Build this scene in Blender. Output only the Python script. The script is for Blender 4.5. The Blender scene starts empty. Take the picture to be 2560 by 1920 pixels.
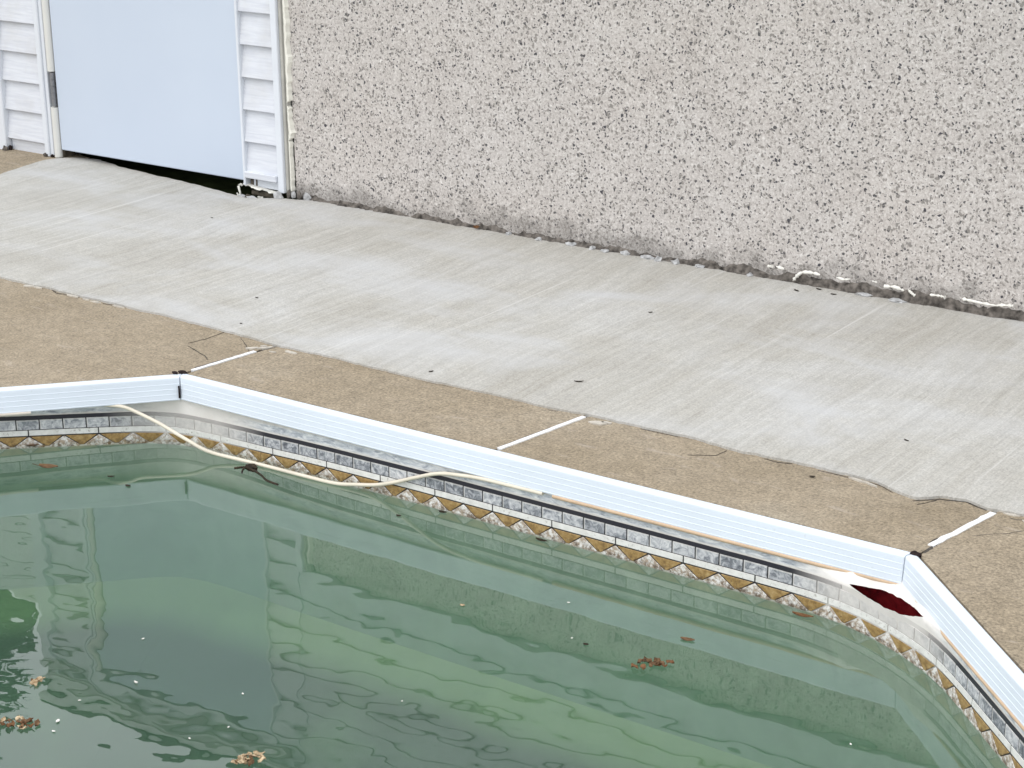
import bpy, bmesh, math, random
from mathutils import Vector, Matrix, noise as mnoise
from mathutils.geometry import delaunay_2d_cdt

random.seed(7)
scene = bpy.context.scene
C = scene.collection
R = math.radians

# ------------------------------------------------------------------ camera
cam_d = bpy.data.cameras.new('camera')
cam = bpy.data.objects.new('camera', cam_d)
C.objects.link(cam)
cam.matrix_world = Matrix(((0.821174, -0.182137, 0.540832, 0.0),
                           (0.570625, 0.274922, -0.773825, 0.0),
                           (-0.007744, 0.944057, 0.329691, 1.58),
                           (0, 0, 0, 1)))
cam_d.lens = 67.5
cam_d.sensor_width = 36.0
cam_d.clip_start = 0.05
cam_d.clip_end = 600
scene.camera = cam

# ------------------------------------------------------------------ light
SUN_EL, SUN_AZ = R(56), R(200)           # compass azimuth, clockwise from +Y
world = bpy.data.worlds.new('World')
scene.world = world
world.use_nodes = True
wn, wl = world.node_tree.nodes, world.node_tree.links
wn.clear()
w_out = wn.new('ShaderNodeOutputWorld')
w_bg = wn.new('ShaderNodeBackground')
w_sky = wn.new('ShaderNodeTexSky')
w_sky.sky_type = 'NISHITA'
w_sky.sun_disc = False
w_sky.sun_elevation = SUN_EL
w_sky.sun_rotation = SUN_AZ
w_sky.air_density = 1.0
w_sky.dust_density = 4.0
w_sky.ozone_density = 1.0
w_hsv = wn.new('ShaderNodeHueSaturation')   # overcast: the cloud layer takes most of the blue out
w_hsv.inputs['Saturation'].default_value = 0.22
wl.new(w_sky.outputs[0], w_hsv.inputs['Color'])
w_mix = wn.new('ShaderNodeMix')              # an even layer of cloud in front of it
w_mix.data_type = 'RGBA'
w_mix.inputs['Factor'].default_value = 0.80
w_mix.inputs[7].default_value = (8.4, 8.7, 9.1, 1)
wl.new(w_hsv.outputs[0], w_mix.inputs[6])
wl.new(w_mix.outputs[2], w_bg.inputs['Color'])
w_bg.inputs['Strength'].default_value = 0.15
wl.new(w_bg.outputs[0], w_out.inputs['Surface'])

sun_d = bpy.data.lights.new('sun', 'SUN')
sun = bpy.data.objects.new('sun', sun_d)
C.objects.link(sun)
sun_d.energy = 0.5
sun_d.angle = R(30)
sun_d.color = (1.0, 0.97, 0.93)
sdir = Vector((math.sin(SUN_AZ) * math.cos(SUN_EL), math.cos(SUN_AZ) * math.cos(SUN_EL), math.sin(SUN_EL)))
sun.rotation_euler = sdir.to_track_quat('Z', 'Y').to_euler()
sun.location = sdir * 30

vs = scene.view_settings
vs.view_transform = 'Standard'
vs.look = 'None'
vs.exposure = 0.38
vs.gamma = 1.0
vs.use_curve_mapping = False
cy = scene.cycles
cy.max_bounces = 12
cy.transmission_bounces = 10
cy.volume_bounces = 2
cy.diffuse_bounces = 4
cy.glossy_bounces = 4
cy.sample_clamp_indirect = 8.0
cy.use_denoising = True

# ------------------------------------------------------------------ helpers
def put(o, parent=None):
    C.objects.link(o)
    if parent is not None:
        o.parent = parent
        if parent.location.length > 0:
            o.matrix_parent_inverse = Matrix.Translation(-Vector(parent.location))
    return o

def mesh(name, verts, faces, mat, parent=None, smooth=False, uvs=None, uv2=None):
    me = bpy.data.meshes.new(name)
    me.from_pydata([tuple(v) for v in verts], [], faces)
    if uvs:
        l = me.uv_layers.new(name='pattern')
        for lp in me.loops:
            l.data[lp.index].uv = uvs[lp.vertex_index]
    if uv2:
        l = me.uv_layers.new(name='local')
        for lp in me.loops:
            l.data[lp.index].uv = uv2[lp.vertex_index]
    for m in (mat if isinstance(mat, (list, tuple)) else [mat]):
        me.materials.append(m)
    if smooth:
        for p in me.polygons:
            p.use_smooth = True
    me.update()
    return put(bpy.data.objects.new(name, me), parent)

def bm_obj(name, bm, mat, parent=None, smooth=False):
    me = bpy.data.meshes.new(name)
    bm.normal_update()
    bm.to_mesh(me)
    bm.free()
    me.materials.append(mat)
    if smooth:
        for p in me.polygons:
            p.use_smooth = True
    return put(bpy.data.objects.new(name, me), parent)

def box_bm(x0, x1, y0, y1, z0, z1, bevel=0.0, seg=1):
    bm = bmesh.new()
    bmesh.ops.create_cube(bm, size=1)
    for v in bm.verts:
        v.co = Vector((x0 if v.co.x < 0 else x1, y0 if v.co.y < 0 else y1, z0 if v.co.z < 0 else z1))
    if bevel:
        bmesh.ops.bevel(bm, geom=list(bm.edges), offset=bevel, segments=seg, affect='EDGES')
    return bm

def box(name, x0, x1, y0, y1, z0, z1, mat, parent=None, bevel=0.0, seg=1):
    return bm_obj(name, box_bm(x0, x1, y0, y1, z0, z1, bevel, seg), mat, parent)

def empty(name, loc=(0, 0, 0)):
    o = bpy.data.objects.new(name, None)
    o.location = loc
    C.objects.link(o)
    return o

def tag(o, label=None, cat=None, group=None, kind=None):
    if label: o['label'] = label
    if cat: o['category'] = cat
    if group: o['group'] = group
    if kind: o['kind'] = kind
    return o

def lerp(a, b, t): return a + (b - a) * t

def interp(tab, x):
    if x <= tab[0][0]: return tab[0][1]
    for (a, va), (b, vb) in zip(tab, tab[1:]):
        if x <= b: return lerp(va, vb, (x - a) / (b - a))
    return tab[-1][1]

def fbm(x, y, z, o=4):
    return mnoise.fractal(Vector((x, y, z)), 1.0, 2.0, o)

def slab(name, outline, z0, z1, mat, parent=None):
    n = len(outline)
    v = [(x, y, z1) for x, y in outline] + [(x, y, z0) for x, y in outline]
    f = [tuple(range(n)), tuple(range(2 * n - 1, n - 1, -1))]
    for i in range(n):
        j = (i + 1) % n
        f.append((i, i + n, j + n, j))
    o = mesh(name, v, f, mat, parent)
    bm = bmesh.new(); bm.from_mesh(o.data)
    bmesh.ops.recalc_face_normals(bm, faces=bm.faces)
    bmesh.ops.triangulate(bm, faces=[f for f in bm.faces if len(f.verts) > 4])
    bm.to_mesh(o.data); bm.free()
    return o

def tube(name, pts, rad, mat, parent=None, seg=10, cap=True):
    pts = [Vector(p) for p in pts]
    v, f = [], []
    for i, p in enumerate(pts):
        t = (pts[min(i + 1, len(pts) - 1)] - pts[max(i - 1, 0)]).normalized()
        a = t.cross(Vector((0, 0, 1)))
        a = a.normalized() if a.length > 1e-4 else Vector((1, 0, 0))
        b = a.cross(t)
        r = rad[i] if isinstance(rad, (list, tuple)) else rad
        for k in range(seg):
            th = 2 * math.pi * k / seg
            v.append(p + a * (r * math.cos(th)) + b * (r * math.sin(th)))
    for i in range(len(pts) - 1):
        for k in range(seg):
            k2 = (k + 1) % seg
            f.append((i * seg + k, i * seg + k2, (i + 1) * seg + k2, (i + 1) * seg + k))
    if cap:
        nb = len(v)
        v += v[:seg] + v[(len(pts) - 1) * seg:len(pts) * seg]
        f.append(tuple(range(nb + seg - 1, nb - 1, -1)))
        f.append(tuple(range(nb + seg, nb + 2 * seg)))
    return mesh(name, v, f, mat, parent, smooth=True)

def spline(pts, per=8):
    """Catmull-Rom through points of any dimension (lists of floats)."""
    out = []
    n = len(pts)
    for i in range(n - 1):
        p0, p1, p2, p3 = pts[max(i - 1, 0)], pts[i], pts[i + 1], pts[min(i + 2, n - 1)]
        for k in range(per):
            t = k / per
            out.append(tuple(0.5 * (2 * b + (c - a) * t + (2 * a - 5 * b + 4 * c - d) * t * t + (3 * b - a - 3 * c + d) * t ** 3)
                             for a, b, c, d in zip(p0, p1, p2, p3)))
    out.append(tuple(pts[-1]))
    return out

# ------------------------------------------------------------------ materials
class Mat:
    def __init__(self, name, base=(.5, .5, .5), rough=.6, spec=.5):
        self.m = bpy.data.materials.new(name)
        self.m.use_nodes = True
        self.t = self.m.node_tree
        self.n, self.l = self.t.nodes, self.t.links
        self.b = self.n['Principled BSDF']
        self.b.inputs['Base Color'].default_value = (*base, 1)
        self.b.inputs['Roughness'].default_value = rough
        self.b.inputs['Specular IOR Level'].default_value = spec
        self.tc = None
    def new(self, t, **kw):
        n = self.n.new(t)
        for k, v in kw.items(): setattr(n, k, v)
        return n
    def coord(self, which='Object', scale=(1, 1, 1), rot=(0, 0, 0), src=None):
        if src is None:
            if self.tc is None: self.tc = self.new('ShaderNodeTexCoord')
            src = self.tc.outputs[which]
        mp = self.new('ShaderNodeMapping')
        mp.inputs['Scale'].default_value = scale
        mp.inputs['Rotation'].default_value = rot
        self.l.new(src, mp.inputs['Vector'])
        return mp.outputs[0]
    def noise(self, vec, scale, detail=4, rough=.5, dist=0):
        n = self.new('ShaderNodeTexNoise')
        n.inputs['Scale'].default_value = scale
        n.inputs['Detail'].default_value = detail
        n.inputs['Roughness'].default_value = rough
        n.inputs['Distortion'].default_value = dist
        self.l.new(vec, n.inputs['Vector'])
        return n.outputs['Fac']
    def voro(self, vec, scale, feature='F1'):
        n = self.new('ShaderNodeTexVoronoi', feature=feature)
        n.inputs['Scale'].default_value = scale
        self.l.new(vec, n.inputs['Vector'])
        return n
    def ramp(self, fac, stops, interp='LINEAR'):
        r = self.new('ShaderNodeValToRGB')
        r.color_ramp.interpolation = interp
        e = r.color_ramp.elements
        while len(e) < len(stops): e.new(0.5)
        for el, (p, c) in zip(e, stops):
            el.position = p
            el.color = (*c, 1) if isinstance(c, (tuple, list)) else (c, c, c, 1)
        self.l.new(fac, r.inputs[0])
        return r.outputs[0]
    def mix(self, fac, a, b, blend='MIX'):
        m = self.new('ShaderNodeMix', data_type='RGBA', blend_type=blend)
        for s, v in ((m.inputs['Factor'], fac), (m.inputs[6], a), (m.inputs[7], b)):
            if hasattr(v, 'links') or hasattr(v, 'is_linked'): self.l.new(v, s)
            elif isinstance(v, (tuple, list)): s.default_value = (*v, 1)
            else: s.default_value = v
        return m.outputs[2]
    def math(self, op, a, b=0.0, clamp=False):
        m = self.new('ShaderNodeMath', operation=op, use_clamp=clamp)
        for s, v in ((m.inputs[0], a), (m.inputs[1], b)):
            if hasattr(v, 'is_linked'): self.l.new(v, s)
            else: s.default_value = v
        return m.outputs[0]
    def sep(self, vec):
        s = self.new('ShaderNodeSeparateXYZ')
        self.l.new(vec, s.inputs[0])
        return s.outputs
    def color(self, c): self.l.new(c, self.b.inputs['Base Color'])
    def bump(self, h, strength=.3, dist=.002):
        b = self.new('ShaderNodeBump')
        b.inputs['Strength'].default_value = strength
        b.inputs['Distance'].default_value = dist
        self.l.new(h, b.inputs['Height'])
        self.l.new(b.outputs[0], self.b.inputs['Normal'])
    def uv(self, name='pattern'):
        u = self.new('ShaderNodeUVMap', uv_map=name)
        return u.outputs[0]

def plain(name, c, rough=.6, spec=.5, var=.12, scale=40, bump=.0):
    M = Mat(name, c, rough, spec)
    v = M.coord()
    n = M.noise(v, scale, 5)
    lo = tuple(x * (1 - var) for x in c); hi = tuple(min(1, x * (1 + var)) for x in c)
    M.color(M.ramp(n, [(.3, lo), (.7, hi)]))
    if bump: M.bump(n, bump, .002)
    return M.m

def mat_walk():
    M = Mat('grey_concrete', rough=.9, spec=.25)
    v = M.coord()
    warp = M.noise(v, 1.3, 3)
    # broom strokes run from the wall to the pool, gently curved
    mp = M.coord(scale=(46, 1.3, 1), rot=(0, 0, R(-7)))
    add = M.new('ShaderNodeVectorMath', operation='ADD')
    wv = M.new('ShaderNodeCombineXYZ')
    M.l.new(M.math('MULTIPLY', warp, 9.0), wv.inputs[0])
    M.l.new(mp, add.inputs[0]); M.l.new(wv.outputs[0], add.inputs[1])
    st = M.noise(add.outputs[0], 1.0, 5, .65)
    st2 = M.noise(add.outputs[0], .22, 3, .6)
    big = M.noise(v, 1.5, 5, .6, .6)
    fine = M.noise(v, 240, 3, .7)
    mid = M.noise(v, 26, 5, .7)
    c = M.ramp(big, [(.34, (.355, .332, .288)), (.5, (.425, .407, .366)), (.66, (.50, .495, .48))])
    c = M.mix(.42, c, M.ramp(st, [(.28, (.295, .276, .24)), (.5, (.43, .415, .38)), (.72, (.56, .55, .525))]))
    c = M.mix(.18, c, M.ramp(st2, [(.35, (.39, .37, .33)), (.65, (.54, .535, .52))]))
    c = M.mix(.8, c, M.ramp(fine, [(.3, .36), (.7, .64)]), 'OVERLAY')
    c = M.mix(.25, c, M.ramp(mid, [(.3, .40), (.7, .60)]), 'OVERLAY')
    hair = M.noise(M.coord(scale=(210, 5, 1), rot=(0, 0, R(-9))), 1.0, 3, .6, .4)
    c = M.mix(.35, c, M.ramp(hair, [(.3, .38), (.7, .62)]), 'OVERLAY')
    # pale laitance left in patches along the wall side and the right end
    lait = M.noise(M.coord(scale=(1.1, 2.0, 1)), 1.7, 5, .6, .5)
    c = M.mix(M.ramp(lait, [(.48, 0.0), (.68, .5)]), c, (.545, .55, .56))
    sc_ = M.noise(M.coord(scale=(70, .7, 1), rot=(0, 0, R(-11))), 1.0, 2, .5)
    c = M.mix(M.ramp(sc_, [(.66, 0.0), (.74, .55)]), c, (.60, .59, .565))
    M.color(c)
    h = M.math('ADD', M.math('MULTIPLY', hair, 1.0), M.math('MULTIPLY', fine, .4))
    M.bump(h, .25, .002)
    return M.m

def mat_tan():
    M = Mat('tan_concrete', rough=.92, spec=.2)
    v = M.coord()
    a = M.noise(v, 150, 4, .75)
    b = M.noise(v, 38, 5, .7)
    d = M.noise(v, 2.6, 4, .6)
    e = M.noise(M.coord(scale=(9, 28, 1), rot=(0, 0, R(12))), 1.0, 5, .65, .5)
    c = M.ramp(d, [(.3, (.268, .218, .152)), (.55, (.312, .258, .188)), (.75, (.345, .295, .225))])
    c = M.mix(.85, c, M.ramp(a, [(.28, .20), (.5, .5), (.72, .80)]), 'OVERLAY')
    c = M.mix(.5, c, M.ramp(b, [(.3, .32), (.7, .68)]), 'OVERLAY')
    mo = M.noise(v, 11, 6, .7, .3)
    c = M.mix(.35, c, M.ramp(mo, [(.3, .36), (.7, .64)]), 'OVERLAY')
    c = M.mix(M.ramp(e, [(.60, 0.0), (.72, .6)]), c, (.42, .36, .30))
    M.color(c)
    M.bump(a, .5, .0025)
    return M.m

def mat_stucco():
    M = Mat('pebble_dash_stucco', rough=.95, spec=.2)
    v = M.coord()
    n1 = M.noise(v, 120, 4, .8, .6)
    n2 = M.noise(v, 7, 4, .6)
    n3 = M.noise(v, 1.1, 3, .6)
    c = M.ramp(n1, [(.30, (.235, .207, .19)), (.43, (.49, .447, .415)), (.55, (.63, .588, .552)), (.70, (.88, .845, .81))])
    c = M.mix(.3, c, M.ramp(n2, [(.3, .36), (.7, .64)]), 'OVERLAY')
    c = M.mix(.22, c, M.ramp(n3, [(.3, (.56, .505, .46)), (.7, (.58, .58, .585))]), 'MIX')
    warp = M.new('ShaderNodeVectorMath', operation='ADD')
    nz = M.new('ShaderNodeTexNoise'); nz.inputs['Scale'].default_value = 60
    M.l.new(v, nz.inputs['Vector'])
    sc = M.new('ShaderNodeVectorMath', operation='SCALE'); sc.inputs['Scale'].default_value = .020
    M.l.new(nz.outputs['Color'], sc.inputs[0])
    M.l.new(v, warp.inputs[0]); M.l.new(sc.outputs[0], warp.inputs[1])
    for scale, r, keep, col in ((82, .42, .62, (.29, .27, .25)), (124, .44, .58, (.33, .305, .28)), (70, .32, .52, (.08, .077, .085)), (103, .36, .58, (.125, .12, .12))):
        vo = M.voro(warp.outputs[0], scale)
        near = M.math('LESS_THAN', vo.outputs['Distance'], r)
        rgb = M.sep(vo.outputs['Color'])
        pick = M.math('LESS_THAN', rgb[0], keep)
        size = M.math('LESS_THAN', vo.outputs['Distance'], M.math('MULTIPLY', rgb[1], r * 1.2))
        f = M.math('MULTIPLY', M.math('MULTIPLY', near, pick), size)
        c = M.mix(f, c, col)
    # splash dirt along the foot of the wall, with a ragged upper edge
    z = M.sep(M.coord())[2]
    dn = M.noise(v, 9, 5, .65)
    lim = M.math('SUBTRACT', M.math('MULTIPLY', dn, .30), .065)
    k = M.math('MULTIPLY', M.math('SUBTRACT', lim, z), 16.0, True)
    c = M.mix(M.math('MULTIPLY', k, .62), c, M.ramp(n1, [(.35, (.085, .078, .07)), (.65, (.36, .335, .31))]))
    M.color(c)
    M.bump(n1, .9, .005)
    return M.m

def mat_siding():
    M = Mat('white_vinyl_siding', rough=.5, spec=.4)
    g = M.noise(M.coord(scale=(3, 3, 42)), 2.4, 5, .6, .35)
    d = M.noise(M.coord(), 6, 4, .6)
    c = M.ramp(g, [(.3, (.555, .575, .63)), (.6, (.655, .675, .715))])
    c = M.mix(M.ramp(d, [(.48, 0.0), (.72, .5)]), c, (.50, .495, .49))
    M.color(c)
    M.bump(g, .5, .002)
    return M.m

def mat_door():
    M = Mat('pale_blue_painted_door', rough=.42, spec=.4)
    v = M.coord()
    d = M.noise(v, 3, 3, .5)
    f = M.noise(v, 300, 2, .5)
    c = M.ramp(d, [(.3, (.515, .578, .675)), (.7, (.535, .597, .69))])
    # a few grey scuffs
    s = M.voro(v, 3.4)
    rgb = M.sep(s.outputs['Color'])
    sp = M.math('MULTIPLY', M.math('LESS_THAN', s.outputs['Distance'], .024), M.math('LESS_THAN', rgb[0], .5))
    c = M.mix(M.math('MULTIPLY', sp, .5), c, (.30, .33, .38))
    M.color(c)
    M.bump(f, .06, .001)
    return M.m

def mat_white(name='white_aluminium', c=(.69, .74, .81), rough=.38):
    M = Mat(name, c, rough, .5)
    v = M.coord()
    n = M.noise(v, 5, 4, .6)
    s = M.noise(v, 90, 3, .6)
    col = M.ramp(n, [(.3, tuple(x * .955 for x in c)), (.7, tuple(min(1, x * 1.02) for x in c))])
    col = M.mix(M.ramp(s, [(.66, 0.0), (.80, .25)]), col, (.42, .40, .37))
    M.color(col)
    return M.m

BLEACH = [(0.0, 0.0), (.165, 0.0), (.205, 1.0), (.245, 1.0), (.285, 0.0), (.648, 0.0), (.675, 1.0), (.735, 1.0), (.775, 0.0)]

def bleach(M, uvvec):
    s = M.sep(uvvec)[0]
    return M.ramp(M.math('DIVIDE', s, 4.0), [(p, v) for p, v in BLEACH])


def mat_brick():
    M = Mat('grey_marbled_liner_brick', rough=.42, spec=.4)
    uv = M.uv()
    oi = M.new('ShaderNodeObjectInfo')
    loc = M.uv('local')
    off = M.new('ShaderNodeVectorMath', operation='ADD')
    cmb = M.new('ShaderNodeCombineXYZ')
    M.l.new(M.math('MULTIPLY', oi.outputs['Random'], 30), cmb.inputs[2])
    M.l.new(uv, off.inputs[0]); M.l.new(cmb.outputs[0], off.inputs[1])
    n = M.noise(off.outputs[0], 62, 6, .62, 1.2)
    n = M.math('ADD', n, M.math('MULTIPLY', M.math('SUBTRACT', oi.outputs['Random'], .5), .16))
    c = M.ramp(n, [(.28, (.085, .09, .105)), (.43, (.22, .23, .25)), (.53, (.40, .405, .425)), (.70, (.64, .635, .635))])
    lx = M.sep(loc)
    edge = M.math('MAXIMUM', M.math('LESS_THAN', lx[0], .055), M.math('GREATER_THAN', lx[1], .90))
    c = M.mix(M.math('MULTIPLY', edge, .6), c, (.62, .60, .57))
    b = bleach(M, uv)
    g = M.ramp(M.noise(uv, 40, 4, .6), [(.3, (.50, .475, .45)), (.7, (.70, .66, .62))])
    c = M.mix(M.math('MULTIPLY', b, .86), c, g)
    M.color(c)
    return M.m

def grime(M, uv, c, amount=.6):
    n = M.noise(uv, 120, 4, .7)
    m = M.noise(uv, 18, 3, .6)
    f = M.math('MULTIPLY', M.ramp(n, [(.56, 0.0), (.64, 1.0)]), M.ramp(m, [(.42, 0.0), (.6, 1.0)]))
    c = M.mix(M.math('MULTIPLY', f, amount), c, (.10, .062, .03))
    hh = M.math('MULTIPLY', M.math('SUBTRACT', -.152, M.sep(uv)[1]), 90.0, True)     # tide mark
    tide = M.math('MULTIPLY', M.ramp(M.noise(uv, 75, 5, .7), [(.46, 0.0), (.58, 1.0)]), hh)
    return M.mix(M.math('MULTIPLY', tide, .85), c, (.085, .05, .025))

def mat_stripwhite():
    M = Mat('white_liner_strip', rough=.45, spec=.4)
    uv = M.uv()
    n = M.noise(uv, 55, 5, .6)
    c = M.ramp(n, [(.3, (.60, .585, .55)), (.6, (.74, .725, .69))])
    M.color(grime(M, uv, c, .55))
    return M.m

def mat_tri_white():
    M = Mat('stained_white_liner_triangle', rough=.45, spec=.4)
    uv = M.uv()
    n = M.noise(uv, 60, 5, .6)
    c = M.ramp(n, [(.3, (.60, .575, .53)), (.6, (.75, .73, .70))])
    c = M.mix(M.ramp(M.noise(uv, 85, 4, .7), [(.44, 0.0), (.56, .8)]), c, (.30, .21, .13))
    M.color(grime(M, uv, c, .9))
    return M.m

def mat_ochre():
    M = Mat('ochre_liner_triangle', rough=.42, spec=.4)
    uv = M.uv()
    n = M.noise(uv, 70, 5, .7)
    c = M.ramp(n, [(.28, (.15, .088, .032)), (.5, (.315, .20, .072)), (.7, (.45, .32, .15))])
    M.color(grime(M, uv, c, .7))
    return M.m

def mat_dark_line():
    M = Mat('black_liner_line', (.012, .012, .016), .4, .4)
    uv = M.uv()
    b = bleach(M, uv)
    M.color(M.mix(M.math('MULTIPLY', b, .9), (.024, .022, .030), (.46, .43, .41)))
    return M.m

def mat_liner():
    M = Mat('pool_liner_vinyl', rough=.42, spec=.35)
    uv = M.uv()
    s = M.sep(uv)
    zz = M.math('MULTIPLY', s[1], -1.0)                  # depth below the deck
    t = M.math('MULTIPLY', zz, 5.0)                      # 0 .. 0.2 m  ->  0 .. 1
    wob = M.noise(uv, 14, 4, .6)
    tt = M.math('ADD', t, M.math('MULTIPLY', M.math('SUBTRACT', wob, .5), .035))
    marble = M.noise(M.coord(src=uv, scale=(1, 3.5, 1)), 30, 6, .65, .8)
    mar = M.ramp(marble, [(.30, (.20, .22, .26)), (.48, (.48, .50, .53)), (.64, (.74, .74, .73))])
    cream = M.ramp(M.noise(uv, 30, 4, .6), [(.3, (.55, .515, .47)), (.7, (.70, .67, .63))])
    band = M.ramp(tt, [(.30, 0.0), (.325, 1.0), (.39, 1.0), (.415, 0.0)])
    bl = bleach(M, uv)
    band = M.math('MULTIPLY', band, M.math('SUBTRACT', 1.0, M.math('MULTIPLY', bl, .85)))
    c = M.mix(band, cream, mar)
    pink = M.ramp(M.noise(uv, 12, 4, .6), [(.3, (.72, .67, .62)), (.7, (.84, .80, .76))])
    c = M.mix(M.math('MULTIPLY', bl, .8), c, pink)
    edge = M.math('LESS_THAN', s[0], 4.5)
    dark = M.ramp(t, [(.423, 0.0), (.426, 1.0), (.838, 1.0), (.842, 0.0)], 'LINEAR')
    c = M.mix(M.math('MULTIPLY', M.math('MULTIPLY', dark, edge), M.math('SUBTRACT', 1.0, M.math('MULTIPLY', bl, .8))), c, (.03, .028, .03))
    # below the printed border the vinyl is a green-blue stone print under a film of algae
    lo = M.ramp(M.noise(uv, 9, 6, .65, 1.0), [(.3, (.155, .215, .155)), (.5, (.19, .255, .188)), (.7, (.23, .295, .22))])
    deep = M.ramp(t, [(.842, 0.0), (.87, 1.0)])
    c = M.mix(deep, c, lo)
    M.color(c)
    return M.m

def mat_floor():
    M = Mat('pool_floor_vinyl', rough=.6, spec=.3)
    v = M.coord()
    c = M.ramp(M.noise(v, 3.0, 6, .65, .8), [(.3, (.17, .20, .10)), (.5, (.21, .245, .125)), (.7, (.26, .285, .15))])
    # dark tone painted on the slope and deep end for light lost with depth
    z = M.sep(v)[2]
    e = M.math('ADD', z, M.math('MULTIPLY', M.math('SUBTRACT', M.noise(v, 2.2, 5, .6), .5), .025))
    k = M.math('MULTIPLY', M.math('SUBTRACT', -.588, e), 34.0, True)
    sl = M.ramp(M.noise(v, 1.6, 5, .65), [(.35, (.022, .030, .026)), (.55, (.038, .048, .034)), (.70, (.10, .125, .068))])
    c = M.mix(M.math('MULTIPLY', k, .93), c, sl)
    M.color(c)
    return M.m

def mat_water():
    m = bpy.data.materials.new('murky_green_water')
    m.use_nodes = True
    n, l = m.node_tree.nodes, m.node_tree.links
    n.clear()
    out = n.new('ShaderNodeOutputMaterial')
    # clear surface: Fresnel share mirrors, the rest passes straight through
    # (the basin is modelled at its apparent depth, so the pass-through needs no bending)
    fr = n.new('ShaderNodeFresnel'); fr.inputs['IOR'].default_value = 1.74
    gl = n.new('ShaderNodeBsdfGlossy'); gl.inputs['Roughness'].default_value = 0.0
    gl.inputs['Color'].default_value = (1, 1, 1, 1)
    tr = n.new('ShaderNodeBsdfTransparent')
    g = n.new('ShaderNodeMixShader')
    # daylight entering from above is not refracted here, so it must not be totally reflected on its way down either
    geo = n.new('ShaderNodeNewGeometry')
    inv = n.new('ShaderNodeMath'); inv.operation = 'SUBTRACT'; inv.inputs[0].default_value = 1.0
    l.new(geo.outputs['Backfacing'], inv.inputs[1])
    frf = n.new('ShaderNodeMath'); frf.operation = 'MULTIPLY'
    l.new(fr.outputs[0], frf.inputs[0]); l.new(inv.outputs[0], frf.inputs[1])
    l.new(frf.outputs[0], g.inputs[0]); l.new(tr.outputs[0], g.inputs[1]); l.new(gl.outputs[0], g.inputs[2])
    tc = n.new('ShaderNodeTexCoord')
    def nz(scale, detail, mapping=(1, 1, 1), rot=0):
        mp = n.new('ShaderNodeMapping')
        mp.inputs['Scale'].default_value = mapping
        mp.inputs['Rotation'].default_value = (0, 0, rot)
        l.new(tc.outputs['Object'], mp.inputs['Vector'])
        t = n.new('ShaderNodeTexNoise')
        t.inputs['Scale'].default_value = scale
        t.inputs['Detail'].default_value = detail
        t.inputs['Roughness'].default_value = .45
        l.new(mp.outputs[0], t.inputs['Vector'])
        return t.outputs['Fac']
    # sheltered and still along the far wall, livelier out in the open
    sp_ = n.new('ShaderNodeSeparateXYZ'); l.new(tc.outputs['Object'], sp_.inputs[0])
    mr = n.new('ShaderNodeMapRange')
    mr.inputs['From Min'].default_value = 3.25; mr.inputs['From Max'].default_value = 2.1
    mr.inputs['To Min'].default_value = .07; mr.inputs['To Max'].default_value = 1.0
    l.new(sp_.outputs[1], mr.inputs['Value'])
    def calm(h):
        k = n.new('ShaderNodeMath'); k.operation = 'MULTIPLY'
        l.new(h, k.inputs[0]); l.new(mr.outputs[0], k.inputs[1])
        return k.outputs[0]
    b1 = n.new('ShaderNodeBump'); b1.inputs['Strength'].default_value = WAVE_S; b1.inputs['Distance'].default_value = .01
    l.new(calm(nz(4.2, 2.0, (1, 1.5, 1), R(35))), b1.inputs['Height'])
    b2 = n.new('ShaderNodeBump'); b2.inputs['Strength'].default_value = WAVE_F; b2.inputs['Distance'].default_value = .01
    l.new(calm(nz(12.0, 1.5, (1, 1.3, 1), R(35))), b2.inputs['Height'])
    l.new(b1.outputs[0], b2.inputs['Normal'])
    l.new(b2.outputs[0], gl.inputs['Normal'])
    l.new(b2.outputs[0], fr.inputs['Normal'])
    l.new(g.outputs[0], out.inputs['Surface'])
    va = n.new('ShaderNodeVolumeAbsorption')
    va.inputs['Color'].default_value = (.30, .70, .50, 1)
    va.inputs['Density'].default_value = ABS
    sc = n.new('ShaderNodeVolumeScatter')
    sc.inputs['Color'].default_value = (.80, .96, .84, 1)
    sc.inputs['Density'].default_value = SCA
    sc.inputs['Anisotropy'].default_value = .5
    ad = n.new('ShaderNodeAddShader')
    l.new(va.outputs[0], ad.inputs[0]); l.new(sc.outputs[0], ad.inputs[1])
    l.new(ad.outputs[0], out.inputs['Volume'])
    return m
WAVE_S, WAVE_F, ABS, SCA = .24, .034, 1.0, .38

def mat_red_wall():
    M = Mat('dark_red_pool_wall', rough=.5, spec=.5)
    v = M.coord()
    n = M.noise(v, 17, 6, .7, .8)
    M.color(M.ramp(n, [(.36, (.10, .006, .010)), (.50, (.42, .014, .026)), (.62, (.60, .03, .04)), (.70, (.42, .20, .20))]))
    M.bump(n, .5, .004)
    return M.m

def mat_leaf(name, c1, c2):
    M = Mat(name, rough=.75, spec=.25)
    M.color(M.ramp(M.noise(M.coord(), 90, 4, .6), [(.35, c1), (.65, c2)]))
    return M.m

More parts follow.
